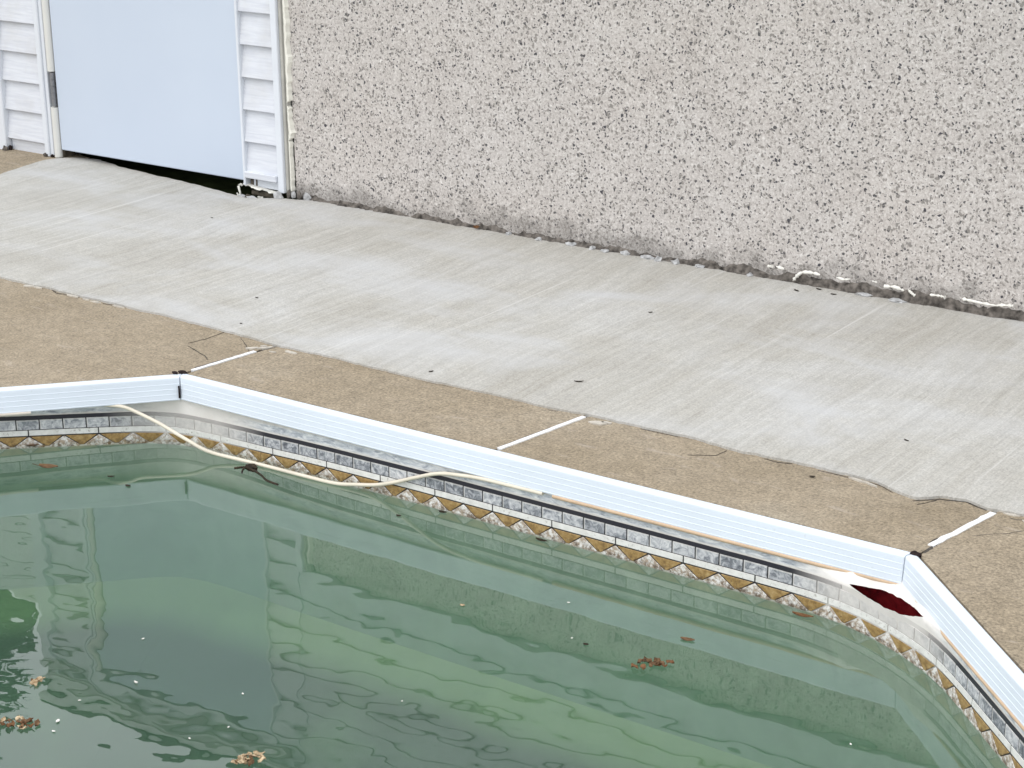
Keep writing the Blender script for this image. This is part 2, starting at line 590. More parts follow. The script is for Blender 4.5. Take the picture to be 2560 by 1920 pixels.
MW = dict(
    walk=mat_walk(), tan=mat_tan(), stucco=mat_stucco(), siding=mat_siding(), door=mat_door(),
    coping=mat_white(), vinyl=mat_white('white_vinyl_trim', (.68, .71, .755), .45),
    jamb=mat_white('cream_vinyl_trim', (.66, .655, .62), .5),
    beige=plain('weathered_grey_trim', (.44, .43, .39), .7, .3, .12, 20),
    caulk=plain('cream_caulk', (.78, .76, .68), .5, .4, .06, 60, .3),
    foam=plain('white_foam_filler', (.78, .76, .70), .7, .3, .12, 80, .5),
    joint=plain('white_joint_strip', (.80, .80, .80), .45, .4, .05, 20),
    crack=plain('dark_crack_strip', (.085, .075, .065), .95, .1, .5, 120),
    smear=plain('pale_mortar', (.50, .46, .40), .9, .2, .15, 60, .4),
    mortar=plain('dirty_mortar', (.115, .102, .09), .95, .2, .75, 60, .9),
    greymortar=plain('grey_mortar', (.42, .42, .42), .95, .2, .3, 70, .8),
    dirt=plain('black_dirt', (.02, .013, .012), .9, .2, .5, 120, .5),
    steel=plain('dull_hinge_steel', (.20, .20, .21), .45, .5, .25, 60),
    dark=plain('dark_interior', (.035, .033, .03), .9, .2, .3, 10),
    rotten=plain('rotten_sill_wood', (.10, .085, .065), .9, .2, .5, 60, .6),
    brick=mat_brick(), strip=mat_stripwhite(), twhite=mat_tri_white(), ochre=mat_ochre(),
    line=mat_dark_line(), liner=mat_liner(), floor=mat_floor(), water=mat_water(), red=mat_red_wall(),
    bead=plain('cream_rubber_bead', (.69, .625, .51), .45, .4, .08, 18),
    beadtan=plain('tan_rubber_bead', (.56, .40, .265), .5, .4, .1, 18),
    beadpale=plain('pale_rubber_bead', (.60, .54, .47), .5, .4, .1, 18),
    brown=mat_leaf('brown_leaf', (.07, .036, .016), (.19, .11, .055)),
    darkleaf=mat_leaf('dark_wet_leaf', (.012, .009, .006), (.05, .035, .02)),
    orange=mat_leaf('orange_brown_leaf', (.10, .045, .018), (.20, .10, .045)),
    palebits=mat_leaf('pale_leaf_litter', (.22, .14, .07), (.62, .50, .33)),
    petal=mat_leaf('white_petal', (.62, .60, .55), (.78, .76, .72)),
    shingle=plain('dark_roof_shingle', (.055, .05, .045), .9, .2, .4, 25, .5),
    lawn=plain('rough_lawn', (.07, .09, .035), .95, .1, .5, 12, .4),
    fence=mat_white('white_fence_vinyl', (.70, .71, .72), .5),
    bark=plain('tree_bark', (.09, .07, .05), .95, .1, .3, 14, .6),
    crown=plain('dark_green_leaves', (.028, .055, .018), .6, .3, .45, 2.2),
)

# ------------------------------------------------------------------ ground and paving
gv, gf = [], []
xs = [-90, -8.2, .9, 60]; ys = [-60, -8.2, 3.75, 90]
for y in ys:
    for x in xs: gv.append((x, y, -.06))
for j in range(3):
    for i in range(3):
        if i == 1 and j == 1: continue
        a = j * 4 + i
        gf.append((a, a + 1, a + 5, a + 4))
tag(mesh('ground', gv, gf, MW['lawn']), kind='structure')

OUT = [Vector(p) for p in ((-4.281, -6.0), (-4.281, 2.289), (-3.331, 3.309), (-1.340, 3.308), (-.340, 2.297), (-.340, -6.0))]
def off_line(i, n):
    """corner points of coping run i, moved inwards by n"""
    def nrm(a, b):
        d = (b - a).normalized()
        return Vector((d.y, -d.x))
    res = []
    for end in (i, i + 1):
        nb = nrm(OUT[i], OUT[i + 1])
        if 0 < end < len(OUT) - 1:
            n1, n2 = nrm(OUT[end - 1], OUT[end]), nrm(OUT[end], OUT[end + 1])
            m = (n1 + n2).normalized()
            res.append(OUT[end] + m * (n / m.dot(nb)))
        else:
            res.append(OUT[end] + nb * n)
    return res

deck = tag(empty('pool_deck', (0, 0, 0)), kind='structure')
T = -.046                                   # slab underside; the liner hangs from the coping just below it
GAP = .004
JL0, JL1 = (-3.334, 3.323), (-3.270, 3.74)
JM0, JM1 = (-2.360, 3.315), (-2.290, 3.74)
JR0, JR1 = (-1.329, 3.335), (-1.268, 3.74)
def rag(a, b, n, amp=.003, seed=0.0):
    """a slightly uneven sawn edge between two points"""
    out = []
    for i in range(n + 1):
        t = i / n
        x, y = lerp(a[0], b[0], t), lerp(a[1], b[1], t)
        k = amp * fbm(x * 14 + seed, y * 14, seed) * (0 if i in (0, n) else 1)
        out.append((x + k * .3, y + k))
    return out
DL = [tuple(p) for p in off_line(1, -.006)]
DR = [tuple(p) for p in off_line(3, -.006)]
DL[1] = (DL[1][0] - .004, DL[1][1] - .004); DR[0] = (DR[0][0] + .006, DR[0][1] - .006)
DM = 3.3145
slab('deck_slab', rag((-8.2, 3.74), (JL1[0] - .006, JL1[1]), 4) + [(JL0[0] - .006, JL0[1] - .005)] +
     rag(DL[1], DL[0], 20) + [(DL[0][0], -6.1), (-8.2, -6.1)], T, 0, MW['tan'], deck)
slab('deck_slab', [(JL1[0] + .006, 3.74), (JM1[0] - .006, 3.74), (JM0[0] - .006, DM)] + rag((JM0[0] - .007, DM), (JL0[0] + .008, DM), 18), T, .001, MW['tan'], deck)
slab('deck_slab', [(JM1[0] + .006, 3.74), (JR1[0] - .006, 3.74), (JR0[0] - .007, DM + .002)] + rag((JR0[0] - .008, DM), (JM0[0] + .006, DM), 18), T, 0, MW['tan'], deck)
slab('deck_slab', [(JR1[0] + .006, 3.74), (.9, 3.74), (.9, -6.1), (DR[1][0], -6.1)] + rag(DR[1], DR[0], 22), T, .001, MW['tan'], deck)
slab('deck_slab', [(-8.2, -6.1), (.9, -6.1), (.9, -8.2), (-8.2, -8.2)], T, 0, MW['tan'], deck)
# old tan paving beside the door
slab('deck_slab', [(-8.2, 3.745), (-5.59, 3.745), (-5.525, 4.0), (-5.462, 4.40), (-5.445, 4.557), (-5.450, 4.62), (-5.462, 4.694), (-5.467, 4.79), (-5.428, 4.868), (-5.398, 4.886), (-5.362, 4.902), (-5.375, 4.925), (-5.42, 4.935), (-5.46, 4.95), (-8.2, 4.95)], -.05, .012, MW['tan'], deck)

def wedge(name, pts, w, z0, z1, mat, parent=None):
    """narrow flat body following a polyline; w may be a list"""
    n = len(pts)
    v, f = [], []
    for i, p in enumerate(pts):
        a, b = pts[max(i - 1, 0)], pts[min(i + 1, n - 1)]
        dx, dy = b[0] - a[0], b[1] - a[1]
        L = math.hypot(dx, dy) or 1
        ww = (w[i] if isinstance(w, (list, tuple)) else w) / 2
        nx, ny = -dy / L * ww, dx / L * ww
        v += [(p[0] + nx, p[1] + ny, z1), (p[0] - nx, p[1] - ny, z1), (p[0] + nx, p[1] + ny, z0), (p[0] - nx, p[1] - ny, z0)]
    for i in range(n - 1):
        a, b = i * 4, (i + 1) * 4
        f += [(a, a + 1, b + 1, b), (a + 2, a, b, b + 2), (a + 1, a + 3, b + 3, b + 1)]
    f += [(0, 2, 3, 1), ((n - 1) * 4, (n - 1) * 4 + 1, (n - 1) * 4 + 3, (n - 1) * 4 + 2)]
    return mesh(name, v, f, mat, parent)

def jag(pts, n=5, amp=.004, seed=0):
    out = []
    rnd = random.Random(seed)
    for a, b in zip(pts, pts[1:]):
        for k in range(n):
            t = k / n
            out.append((lerp(a[0], b[0], t) + rnd.uniform(-amp, amp) * (k > 0), lerp(a[1], b[1], t) + rnd.uniform(-amp, amp) * (k > 0)))
    out.append(pts[-1])
    return out

# white expansion strips between the slabs
def joint(p, q, w, seed, jitter=.0008):
    pts = jag([p, q], 14, jitter, seed)
    return wedge('expansion_joint', pts, [w * random.Random(seed + i).uniform(.88, 1.1) for i in range(len(pts))], -.03, .0028, MW['joint'], deck)
tag(joint((-3.331, 3.340), (-3.301, 3.545), .0125, 1), 'white strip in the joint running from the left coping corner')
tag(joint((-2.359, 3.322), (-2.312, 3.606), .0125, 2), 'white strip in the joint half way along the coping')
tag(joint((-1.331, 3.362), (-1.290, 3.590), .0145, 3, .0018), 'crooked white strip in the joint above the right coping corner')
# dark filler beside and below the strips, and behind the copings
for pts in ([JL0, JL1], [JM0, JM1], [JR0, JR1]):
    wedge('joint_filler', jag(pts, 10, .0012, 5), .016, -.04, -.004, MW['dirt'], deck)

# ------------------------------------------------------------------ grey walkway
edge_s = [(-5.60, 3.60), (-4.43, 3.652), (-4.28, 3.645), (-4.19, 3.651), (-4.10, 3.642), (-3.92, 3.645), (-3.83, 3.639), (-3.735, 3.642),
          (-3.60, 3.634), (-3.48, 3.629), (-3.376, 3.620), (-3.28, 3.609), (-3.14, 3.615), (-2.95, 3.607), (-2.786, 3.603), (-2.68, 3.609),
          (-2.50, 3.610), (-2.40, 3.604), (-2.31, 3.620), (-2.22, 3.617), (-2.02, 3.621), (-1.93, 3.608), (-1.83, 3.607), (-1.77, 3.616), (-1.69, 3.612),
          (-1.61, 3.612), (-1.55, 3.607), (-1.511, 3.582), (-1.453, 3.566), (-1.414, 3.606), (-1.36, 3.620), (-1.305, 3.600),
          (-1.23, 3.609), (-1.10, 3.604), (-.8, 3.60), (.9, 3.60)]
south = []
for (x0, y0), (x1, y1) in zip(edge_s, edge_s[1:]):
    n = max(1, int((x1 - x0) / .012)) if x0 > -4.6 and x1 < -.7 else 1
    for k in range(n):
        t = k / n
        x = lerp(x0, x1, t)
        south.append((x, lerp(y0, y1, t) + .0045 * fbm(x * 30, 1.3, 4.1, 3)))
south.append(edge_s[-1])
north = [(.9, 4.96), (-4.16, 4.96), (-4.18, 4.893), (-4.216, 4.891), (-4.30, 4.868), (-4.358, 4.852), (-4.39, 4.834), (-4.429, 4.806), (-4.47, 4.793),
         (-4.53, 4.80), (-4.598, 4.812), (-4.72, 4.831), (-4.90, 4.848), (-5.16, 4.872), (-5.25, 4.897), (-5.318, 4.910), (-5.37, 4.900),
         (-5.41, 4.885), (-5.434, 4.868), (-5.462, 4.835), (-5.476, 4.791), (-5.470, 4.694), (-5.458, 4.62), (-5.453, 4.557), (-5.47, 4.40), (-5.53, 4.0)]
nn = []
for (x0, y0), (x1, y1) in zip(north, north[1:]):
    L = math.hypot(x1 - x0, y1 - y0)
    n = max(1, int(L / .014)) if L < 1.2 else 1
    for k in range(n):
        t = k / n
        x, y = lerp(x0, x1, t), lerp(y0, y1, t)
        d = .006 * fbm(x * 26, y * 26, 7.7, 3) if k or n > 1 else 0
        nn.append((x + d * .4, y + d))
nn.append(north[-1])
def walk_z(x, y):
    return .006 + (.010 * max(0, min(1, (-4.5 - x) / .8)) * max(0, min(1, (y - 4.2) / .6)))
outline = south + nn
nO = len(outline)
cv2, _, cf2, *_r = delaunay_2d_cdt([Vector(p) for p in outline], [(i, (i + 1) % nO) for i in range(nO)], [list(range(nO))], 1, 1e-6)
bm = bmesh.new()
top = [bm.verts.new((p.x, p.y, walk_z(p.x, p.y))) for p in cv2]
for f in cf2: bm.faces.new([top[i] for i in f])
for e in [e for e in bm.edges if e.is_boundary]:          # side faces down to the sub-base
    a, b = e.verts
    c = bm.verts.new((b.co.x, b.co.y, -.055)); d = bm.verts.new((a.co.x, a.co.y, -.055))
    bm.faces.new((a, b, c, d))
bmesh.ops.remove_doubles(bm, verts=bm.verts, dist=1e-6)
bmesh.ops.recalc_face_normals(bm, faces=bm.faces)
tag(bm_obj('concrete_walkway', bm, MW['walk']), kind='structure')

# cracks and gaps as thin dark strips laid on the tan paving; chips
def crack(pts, w, seed, z=.0012):
    p = jag(pts, 5, w * .5, seed)
    rnd = random.Random(seed)
    return wedge('crack', p, [max(.0006, w * rnd.uniform(.3, 1.1) * (0.35 if i in (0, len(p) - 1) else 1)) for i in range(len(p))], -.01, z, MW['crack'], deck)
CR = [([(-3.500, 3.501), (-3.485, 3.560), (-3.487, 3.637)], .0035), ([(-3.482, 3.482), (-3.433, 3.464), (-3.384, 3.445), (-3.359, 3.426)], .0055),
      ([(-3.413, 3.612), (-3.360, 3.575), (-3.318, 3.540)], .004), ([(-3.298, 3.548), (-3.288, 3.575), (-3.279, 3.610)], .007),
      ([(-1.282, 3.455), (-1.245, 3.492), (-1.231, 3.501), (-1.203, 3.537), (-1.10, 3.565)], .006), ([(-1.252, 3.585), (-1.222, 3.587), (-1.17, 3.592)], .012),
      ([(-4.186, 3.648), (-4.150, 3.634), (-4.118, 3.636), (-4.100, 3.646)], .008), ([(-3.962, 3.634), (-3.908, 3.640)], .007),
      ([(-2.411, 3.600), (-2.385, 3.604)], .009), ([(-2.45, 3.528), (-2.411, 3.600)], .0022), ([(-1.985, 3.527), (-1.93, 3.560), (-1.924, 3.600)], .0032),
      ([(-1.830, 3.602), (-1.795, 3.600), (-1.765, 3.610)], .006), 
      ([(-1.70, 3.606), (-1.60, 3.6065), (-1.552, 3.601), (-1.510, 3.578)], .0035), ([(-1.455, 3.560), (-1.412, 3.600), (-1.36, 3.616), (-1.307, 3.597)], .007), ([(-2.79, 3.598), (-2.70, 3.602)], .004),
      ([(-1.44, 3.545), (-1.415, 3.590)], .003), ([(-1.329, 3.322), (-1.326, 3.352), (-1.322, 3.372)], .016),
      ([(-1.340, 3.380), (-1.318, 3.470), (-1.302, 3.570)], .006), ([(-3.342, 3.36), (-3.318, 3.50)], .003), ([(-2.367, 3.34), (-2.34, 3.50)], .0025),
      ([(-2.95, 3.602), (-2.86, 3.601)], .003), ([(-2.16, 3.613), (-2.06, 3.615)], .0025)]
for i, (p, w) in enumerate(CR): crack(p, w * .5, 40 + i)

def smear(x, y, L, W, ang, seed, mat='smear', z=.0035):
    rnd = random.Random(seed)
    n = 11
    pts = []
    for k in range(n):
        th = 2 * math.pi * k / n
        r = rnd.uniform(.65, 1.15)
        px, py = math.cos(th) * L / 2 * r, math.sin(th) * W / 2 * r
        pts.append((x + px * math.cos(ang) - py * math.sin(ang), y + px * math.sin(ang) + py * math.cos(ang)))
    return slab('mortar_chip', pts, -.005, z, MW[mat], deck)
for i, (x, y, L, W, a) in enumerate([(-4.27, 3.637, .045, .012, .3), (-4.235, 3.641, .035, .009, .1), (-4.085, 3.636, .05, .01, 0), (-4.03, 3.632, .03, .008, 0), (-3.985, 3.631, .04, .008, .1),
                                     (-3.90, 3.634, .05, .007, 0), (-3.325, 3.560, .035, .016, .8), (-3.298, 3.582, .05, .012, .9), (-3.258, 3.566, .022, .007, .2), (-3.215, 3.590, .05, .014, 0),
                                     (-3.310, 3.590, .02, .01, .5), (-2.262, 3.586, .05, .022, .3), (-2.245, 3.600, .03, .012, .2), (-1.605, 3.600, .045, .009, -.2), (-1.570, 3.593, .04, .008, -.35),
                                     (-1.255, 3.600, .035, .010, .1), (-1.205, 3.573, .05, .008, -.6), (-1.275, 3.606, .02, .007, 0)]):
    smear(x, y, L, W, a, 90 + i)

# ------------------------------------------------------------------ swimming pool
pool = empty('swimming_pool', (-2.34, 2.2, -.05))
tag(pool, 'swimming pool with white ribbed coping and grey brick patterned liner', 'swimming pool')

# -- coping: three straight pieces mitred at the corners
PROF = [(.0, -.030), (.0, .000), (.0012, .0030), (.004, .0045), (.0205, .0045), (.0235, .0035), (.0252, .0010), (.0256, -.0020)]
zf = -.0020
for k in range(4):                          # four shallow bands, a fine raised line between them
    PROF += [(.0262 + k * .0010, zf - .0115), (.0268 + k * .0010, zf - .0120), (.0270 + k * .0010, zf - .0127), (.0266 + k * .0010, zf - .0132)]
    zf -= .0132
PROF += [(.0292, -.0568), (.0265, -.0575), (.022, -.056), (.018, -.050), (.010, -.047), (.010, -.030)]
for i in range(5):
    v, f = [], []
    for n, z in PROF:
        a, b = off_line(i, n)
        d = (b - a).normalized()
        a = a + d * (.0016 if i > 0 else 0)
        b = b - d * (.0016 if i < 4 else 0)
        zz = .0 if i > 1 else -.0015
        v += [(a.x, a.y, z + zz), (b.x, b.y, z + zz)]
    m = len(PROF)
    for k in range(m):
        k2 = (k + 1) % m
        f.append((k * 2, k * 2 + 1, k2 * 2 + 1, k2 * 2))
    f += [tuple(range(0, 2 * m, 2)), tuple(range(2 * m - 1, 0, -2))]
    o = mesh('coping_strip', v, f, MW['coping'], pool)
    bm = bmesh.new(); bm.from_mesh(o.data)
    bmesh.ops.recalc_face_normals(bm, faces=bm.faces)
    bm.to_mesh(o.data); bm.free()
    if 0 < i < 4: tag(o, ('left coping strip ending at the dirty corner gap', 'long middle coping strip', 'right coping strip running down from the torn corner')[i - 1])
# dirt in the two open mitres
def lump(name, x, y, z, rx, ry, rz, mat, parent, seed, sub=2, amp=.35):
    bm = bmesh.new()
    bmesh.ops.create_icosphere(bm, subdivisions=sub, radius=1)
    for vv in bm.verts:
        k = 1 + amp * mnoise.noise(vv.co * 1.7 + Vector((seed, seed * .7, 0)))
        vv.co = Vector((x + vv.co.x * rx * k, y + vv.co.y * ry * k, z + vv.co.z * rz * k))
    return bm_obj(name, bm, mat, parent, smooth=False)
lump('dirt_plug', -3.331, 3.306, .006, .014, .008, .006, MW['dirt'], pool, 3)
lump('dirt_plug', -3.346, 3.293, .006, .010, .005, .004, MW['dirt'], pool, 4)
lump('dirt_plug', -1.336, 3.301, .004, .012, .009, .006, MW['dirt'], pool, 5)
a0 = off_line(1, .0335)[1]
wedge('dirt_plug', [(a0.x - .004, a0.y + .003), (a0.x + .0, a0.y - .001)], [.003, .0045], -.052, -.020, MW['dirt'], pool)

# -- liner
PATH = [(-4.262, 2.388), (-3.95, 2.70), (-3.67, 2.98), (-3.56, 3.093), (-3.50, 3.153), (-3.44, 3.212), (-3.388, 3.258), (-3.333, 3.285), (-3.26, 3.2955), (-3.14, 3.2975), (-3.0, 3.293),
        (-2.8, 3.290), (-2.2, 3.287), (-1.8, 3.285), (-1.6, 3.282), (-1.52, 3.274), (-1.44, 3.255), (-1.36, 3.224), (-1.29, 3.187), (-1.23, 3.147), (-1.17, 3.096), (-1.06, 2.988), (-.9, 2.828), (-.7, 2.628), (-.362, 2.290)]
PS = [0.0]
for (ax, ay), (bx, by) in zip(PATH, PATH[1:]): PS.append(PS[-1] + math.hypot(bx - ax, by - ay))
S0 = PS[1]
PS = [q - S0 for q in PS]                  # s = 0 stays at (-3.95, 2.70)
SBEG, SEND = PS[0], PS[-1]
def path(s):
    i = 0
    while i < len(PS) - 2 and s > PS[i + 1]: i += 1
    t = (s - PS[i]) / (PS[i + 1] - PS[i])
    # cubic Hermite with chord-length tangents
    def tan(j):
        if j == 0: a, b = 0, 1
        elif j == len(PATH) - 1: a, b = j - 1, j
        else: a, b = j - 1, j + 1
        d = PS[b] - PS[a]
        return ((PATH[b][0] - PATH[a][0]) / d, (PATH[b][1] - PATH[a][1]) / d)
    h = PS[i + 1] - PS[i]
    m0, m1 = tan(i), tan(i + 1)
    t2, t3 = t * t, t * t * t
    r = []
    for k in (0, 1):
        r.append((2 * t3 - 3 * t2 + 1) * PATH[i][k] + (t3 - 2 * t2 + t) * h * m0[k] + (-2 * t3 + 3 * t2) * PATH[i + 1][k] + (t3 - t2) * h * m1[k])
    return r
def frame(s):
    x, y = path(s)
    x0, y0 = path(max(SBEG, s - .01)); x1, y1 = path(min(SEND, s + .01))
    L = math.hypot(x1 - x0, y1 - y0)
    tx, ty = (x1 - x0) / L, (y1 - y0) / L
    return x, y, ty, -tx                 # position, normal into the pool
SAG = [(0, 0), (.40, 0), (.56, -.005), (.73, -.010), (.82, -.014), (.92, -.0145), (1.02, -.0132), (1.13, -.0100), (1.25, -.005), (1.36, -.0025), (1.6, 0), (2.5, 0), (2.62, 0), (2.75, .0025), (2.9, .004), (3.0, .006), (3.17, .0052), (3.34, .004), (3.9, .004)]
sag = lambda s: interp(SAG, s)
def on(s, h, off):
    x, y, nx, ny = frame(s)
    return (x + nx * off, y + ny * off, h + sag(s))

SPLIT = [(2.55, -.0740), (2.66, -.0760), (2.734, -.0758), (2.756, -.0806), (2.781, -.0852), (2.814, -.0866), (2.838, -.0880), (2.883, -.0815), (2.917, -.0703), (2.953, -.0560), (3.02, -.0600), (3.15, -.0740)]
TEAR0, TEAR1 = 2.734, 2.953
FLAP = [(2.734, (-1.459, 3.260, -.0758)), (2.756, (-1.440, 3.267, -.0775)), (2.781, (-1.416, 3.270, -.0765)), (2.814, (-1.388, 3.268, -.0745)), (2.838, (-1.366, 3.262, -.0730)),
        (2.883, (-1.327, 3.238, -.0695)), (2.917, (-1.296, 3.213, -.0660)), (2.953, (-1.261, 3.168, -.0560))]
def top_xy(s):
    """liner under the coping: follows the sharp corner on the right"""
    x, y = path(s)
    if s < 2.55 or s > 3.2: return (x, y)
    L1 = math.hypot(-1.353 + 1.60, .001)
    # walk along the sharp corner line at matching proportion
    sA, sC, sB = 2.55, 2.84, 3.2
    A, B = path(sA), path(sB)
    K = (-1.353, 3.283)
    return (lerp(A[0], K[0], (s - sA) / (sC - sA)), lerp(A[1], K[1], (s - sA) / (sC - sA))) if s < sC else (lerp(K[0], B[0], (s - sC) / (sB - sC)), lerp(K[1], B[1], (s - sC) / (sB - sC)))
cols = sorted(set([SBEG] + [round(i * .02, 4) for i in range(int(SBEG / .02), int(SEND / .02) + 1)] + [TEAR0, TEAR1, 2.756, 2.781, 2.814, 2.838, 2.883, 2.917] + [round(TEAR0 + .0065 * i, 4) for i in range(1, 34)] + [SEND]))
UPF = [0.0, .25, .5, .75, 1.0]
LOW = [0.0, -.012, -.03, -.05, -.07, -.09, -.11, -.16, -.20, -.26, -.34, -.42, -.487]
lv, lf, luv = [], [], []
def row_add(p, s):
    lv.append(p); luv.append((s, p[2] - sag(s))); return len(lv) - 1
upper, lower = [], []
for s in cols:
    tx, ty = top_xy(s)
    zs = interp(SPLIT, s) if s >= 2.55 and s <= 3.15 else -.074
    x, y, nx, ny = frame(s)
    intear = TEAR0 < s < TEAR1
    if intear:
        e = next((lerp(Vector(pa), Vector(pb), (s - a) / (b - a)) for (a, pa), (b, pb) in zip(FLAP, FLAP[1:]) if a <= s <= b))
        rag_ = min(1, (s - TEAR0) / .02, (TEAR1 - s) / .02)
        ex, ey, ez = e
        ez += .0022 * rag_ * fbm(s * 75, 1.7, 0, 3)
        zs += .0024 * rag_ * fbm(s * 62, 6.1, 0, 3)
    else:
        ex, ey, ez = x, y, zs
    cu = []
    for t in UPF:
        cu.append(row_add((lerp(tx, ex, t ** 1.3), lerp(ty, ey, t ** 1.3), lerp(-.049, ez, t)), s))
    upper.append(cu)
    cl = []
    for k, h in enumerate(LOW):
        if k == 0 and not intear:
            cl.append(cu[-1]); continue
        z = zs + h * (1.0 if h > -.2 else 1.0)
        bow = 0.0
        if intear and h > -.03: bow = .002
        cl.append(row_add((x + nx * bow, y + ny * bow, z), s))
    lower.append(cl)
for i in range(len(cols) - 1):
    for A in (upper, lower):
        for k in range(len(A[0]) - 1):
            lf.append((A[i][k], A[i + 1][k], A[i + 1][k + 1], A[i][k + 1]))
# the rest of the basin's wall, out of the picture
rest = [(-4.262, 2.388), (-4.262, -6.0), (-.362, -6.0), (-.362, 2.290)]
ring = [path(SBEG)] + rest + [path(SEND)]
base = len(lv)
for k, (x, y) in enumerate(ring):
    for z in (-.049, -.20, -.565):
        lv.append((x, y, z)); luv.append((5 + k, z))
for k in range(len(ring) - 1):
    a = base + k * 3
    lf += [(a, a + 1, a + 4, a + 3), (a + 1, a + 2, a + 5, a + 4)]
mesh('pool_liner', lv, lf, MW['liner'], pool, smooth=True, uvs=luv)

# -- floor: a narrow shelf at the foot of the wall, then a slope to the deep end
plan = [path(s) for s in [SBEG + i * (SEND - SBEG) / 48 for i in range(49)]] + [rest[2], rest[1]]
def inset(poly, d):
    out = []
    n = len(poly)
    for i in range(n):
        a, b, c = Vector(poly[i - 1]), Vector(poly[i]), Vector(poly[(i + 1) % n])
        d1, d2 = (b - a).normalized(), (c - b).normalized()
        m = Vector((d1.y, -d1.x)) + Vector((d2.y, -d2.x))
        m.normalize()
        k = max(.5, m.dot(Vector((d1.y, -d1.x))))
        out.append(b + m * (d / k))
    return out
fv, ff = [], []
levels = [(-.002, -.560), (.03, -.578), (.08, -.586), (.13, -.600), (.55, -.74), (.95, -.90), (1.15, -.94)]
nP = len(plan)
for d, z in levels:
    for q in inset(plan, d): fv.append((q[0], q[1], z))
for k in range(len(levels) - 1):
    for i in range(nP):
        j = (i + 1) % nP
        ff.append((k * nP + i, k * nP + j, (k + 1) * nP + j, (k + 1) * nP + i))
ff.append(tuple((len(levels) - 1) * nP + i for i in range(nP)))
fl = mesh('pool_floor', fv, ff, MW['floor'], pool, smooth=True)
bm = bmesh.new(); bm.from_mesh(fl.data)
bmesh.ops.triangulate(bm, faces=[f for f in bm.faces if len(f.verts) > 4])
bm.to_mesh(fl.data); bm.free()

# -- red wall behind the liner
wallp = [(-3.99, 2.70), (-3.345, 3.345), (-1.336, 3.345), (-.67, 2.679)]
wv_, wf_ = [], []
for x, y in wallp: wv_ += [(x, y, -.047), (x, y, -1.2)]
wf_ = [(0, 1, 3, 2), (2, 3, 5, 4), (4, 5, 7, 6)]
mesh('wall_panel', wv_, wf_, MW['red'], pool)

# -- printed border, every brick, strip and triangle a piece of its own
KN = [-.38, -.21, -.04, .13, .30, .471, .645, .815, .984, 1.162, 1.338, 1.505, 1.668, 1.833, 1.996, 2.164, 2.335, 2.508, 2.683, 2.847, 3.010, 3.168, 3.337, 3.505, 3.672, 3.84, 4.01]
def sp(p):
    p = max(0, min(len(KN) - 1.001, p)); i = int(p)
    return lerp(KN[i], KN[i + 1], p - i)
def patch(name, mat, s0, s1, hb, ht, off, ns=4, thick=.0012, inset_=.0006):
    """thin curved tile standing a little proud of the liner"""
    v, f, uv, lo = [], [], [], []
    for lay, (o, e) in enumerate(((0.0002, 0.0), (thick, inset_))):
        for i in range(ns + 1):
            s = lerp(s0 + e, s1 - e, i / ns)
            for h, ly in ((hb + e, 0), (ht - e, 1)):
                v.append(on(s, h, off + o)); uv.append((s, h)); lo.append((i / ns, ly))
    n = (ns + 1) * 2
    for i in range(ns):
        a = n + i * 2
        f.append((a, a + 2, a + 3, a + 1))
        f.append((i * 2, i * 2 + 2, a + 2, a))
        f.append((i * 2 + 1, a + 1, a + 3, i * 2 + 3))
    f.append((0, n, n + 1, 1)); f.append((2 * ns, 2 * ns + 1, n + 2 * ns + 1, n + 2 * ns))
    return mesh(name, v, f, mat, pool, uvs=uv, uv2=lo)
def poly_patch(name, mat, pts, off, thick=.0012):
    c = (sum(p[0] for p in pts) / len(pts), sum(p[1] for p in pts) / len(pts))
    v, uv = [], []
    for o, k in ((.0002, 1.0), (thick, .93)):
        for s, h in pts:
            ss, hh = lerp(c[0], s, k), lerp(c[1], h, k)
            v.append(on(ss, hh, off + o)); uv.append((ss, hh))
    n = len(pts)
    f = [tuple(range(n, 2 * n))] + [(i, (i + 1) % n, n + (i + 1) % n, n + i) for i in range(n)]
    return mesh(name, v, f, mat, pool, uvs=uv)
NP = len(KN) - 1
s = KN[0]
k = 0
def stripe(s0, s1):
    patch('black_stripe', MW['line'], s0, s1, -.0942, -.0850, .0004, max(4, int((s1 - s0) / .03)))
stripe(-.43, 2.715); stripe(2.975, 4.12)
for p in range(NP):
    for q in range(3):
        a, b = p + q / 3 - 1 / 6, p + (q + 1) / 3 - 1 / 6
        if a < 0: continue
        sa, sb = sp(a), sp(b)
        wob = random.uniform(-.0006, .0006)
        top_h = -.0955
        if sa < 2.953 and sb > 2.734: top_h = min(top_h, min(interp(SPLIT, t) - sag(t) for t in (sa, sb, (sa + sb) / 2)) - .003)
        patch('brick_tile', MW['brick'], sa + .0013, sb - .0013, -.1220, top_h + wob, .0004)
    patch('strip_tile', MW['strip'], sp(p) + .0014, sp(p + 1) - .0014, -.1382, -.1236, .0004, 6)
    for q in (0, .5):
        s0, s1 = sp(p + q), sp(p + q + .5)
        g = .0030
        m = (s0 + s1) / 2
        poly_patch('ochre_triangle', MW['ochre'], [(s0 + g + .0015, -.1411), (m - .0035, -.1672), (m + .0035, -.1672), (s1 - g - .0015, -.1411)], .0004)
        # white diamond centred below each apex, its lower half under water
        w = (s1 - s0) / 2
        poly_patch('white_triangle', MW['twhite'], [(s0 - w + .004, -.1680), (s0 - w * .8, -.1712), (s0 + w * .8, -.1712), (s0 + w - .004, -.1680), (s0 + .0015, -.1425), (s0 - .0015, -.1425)], .0004)

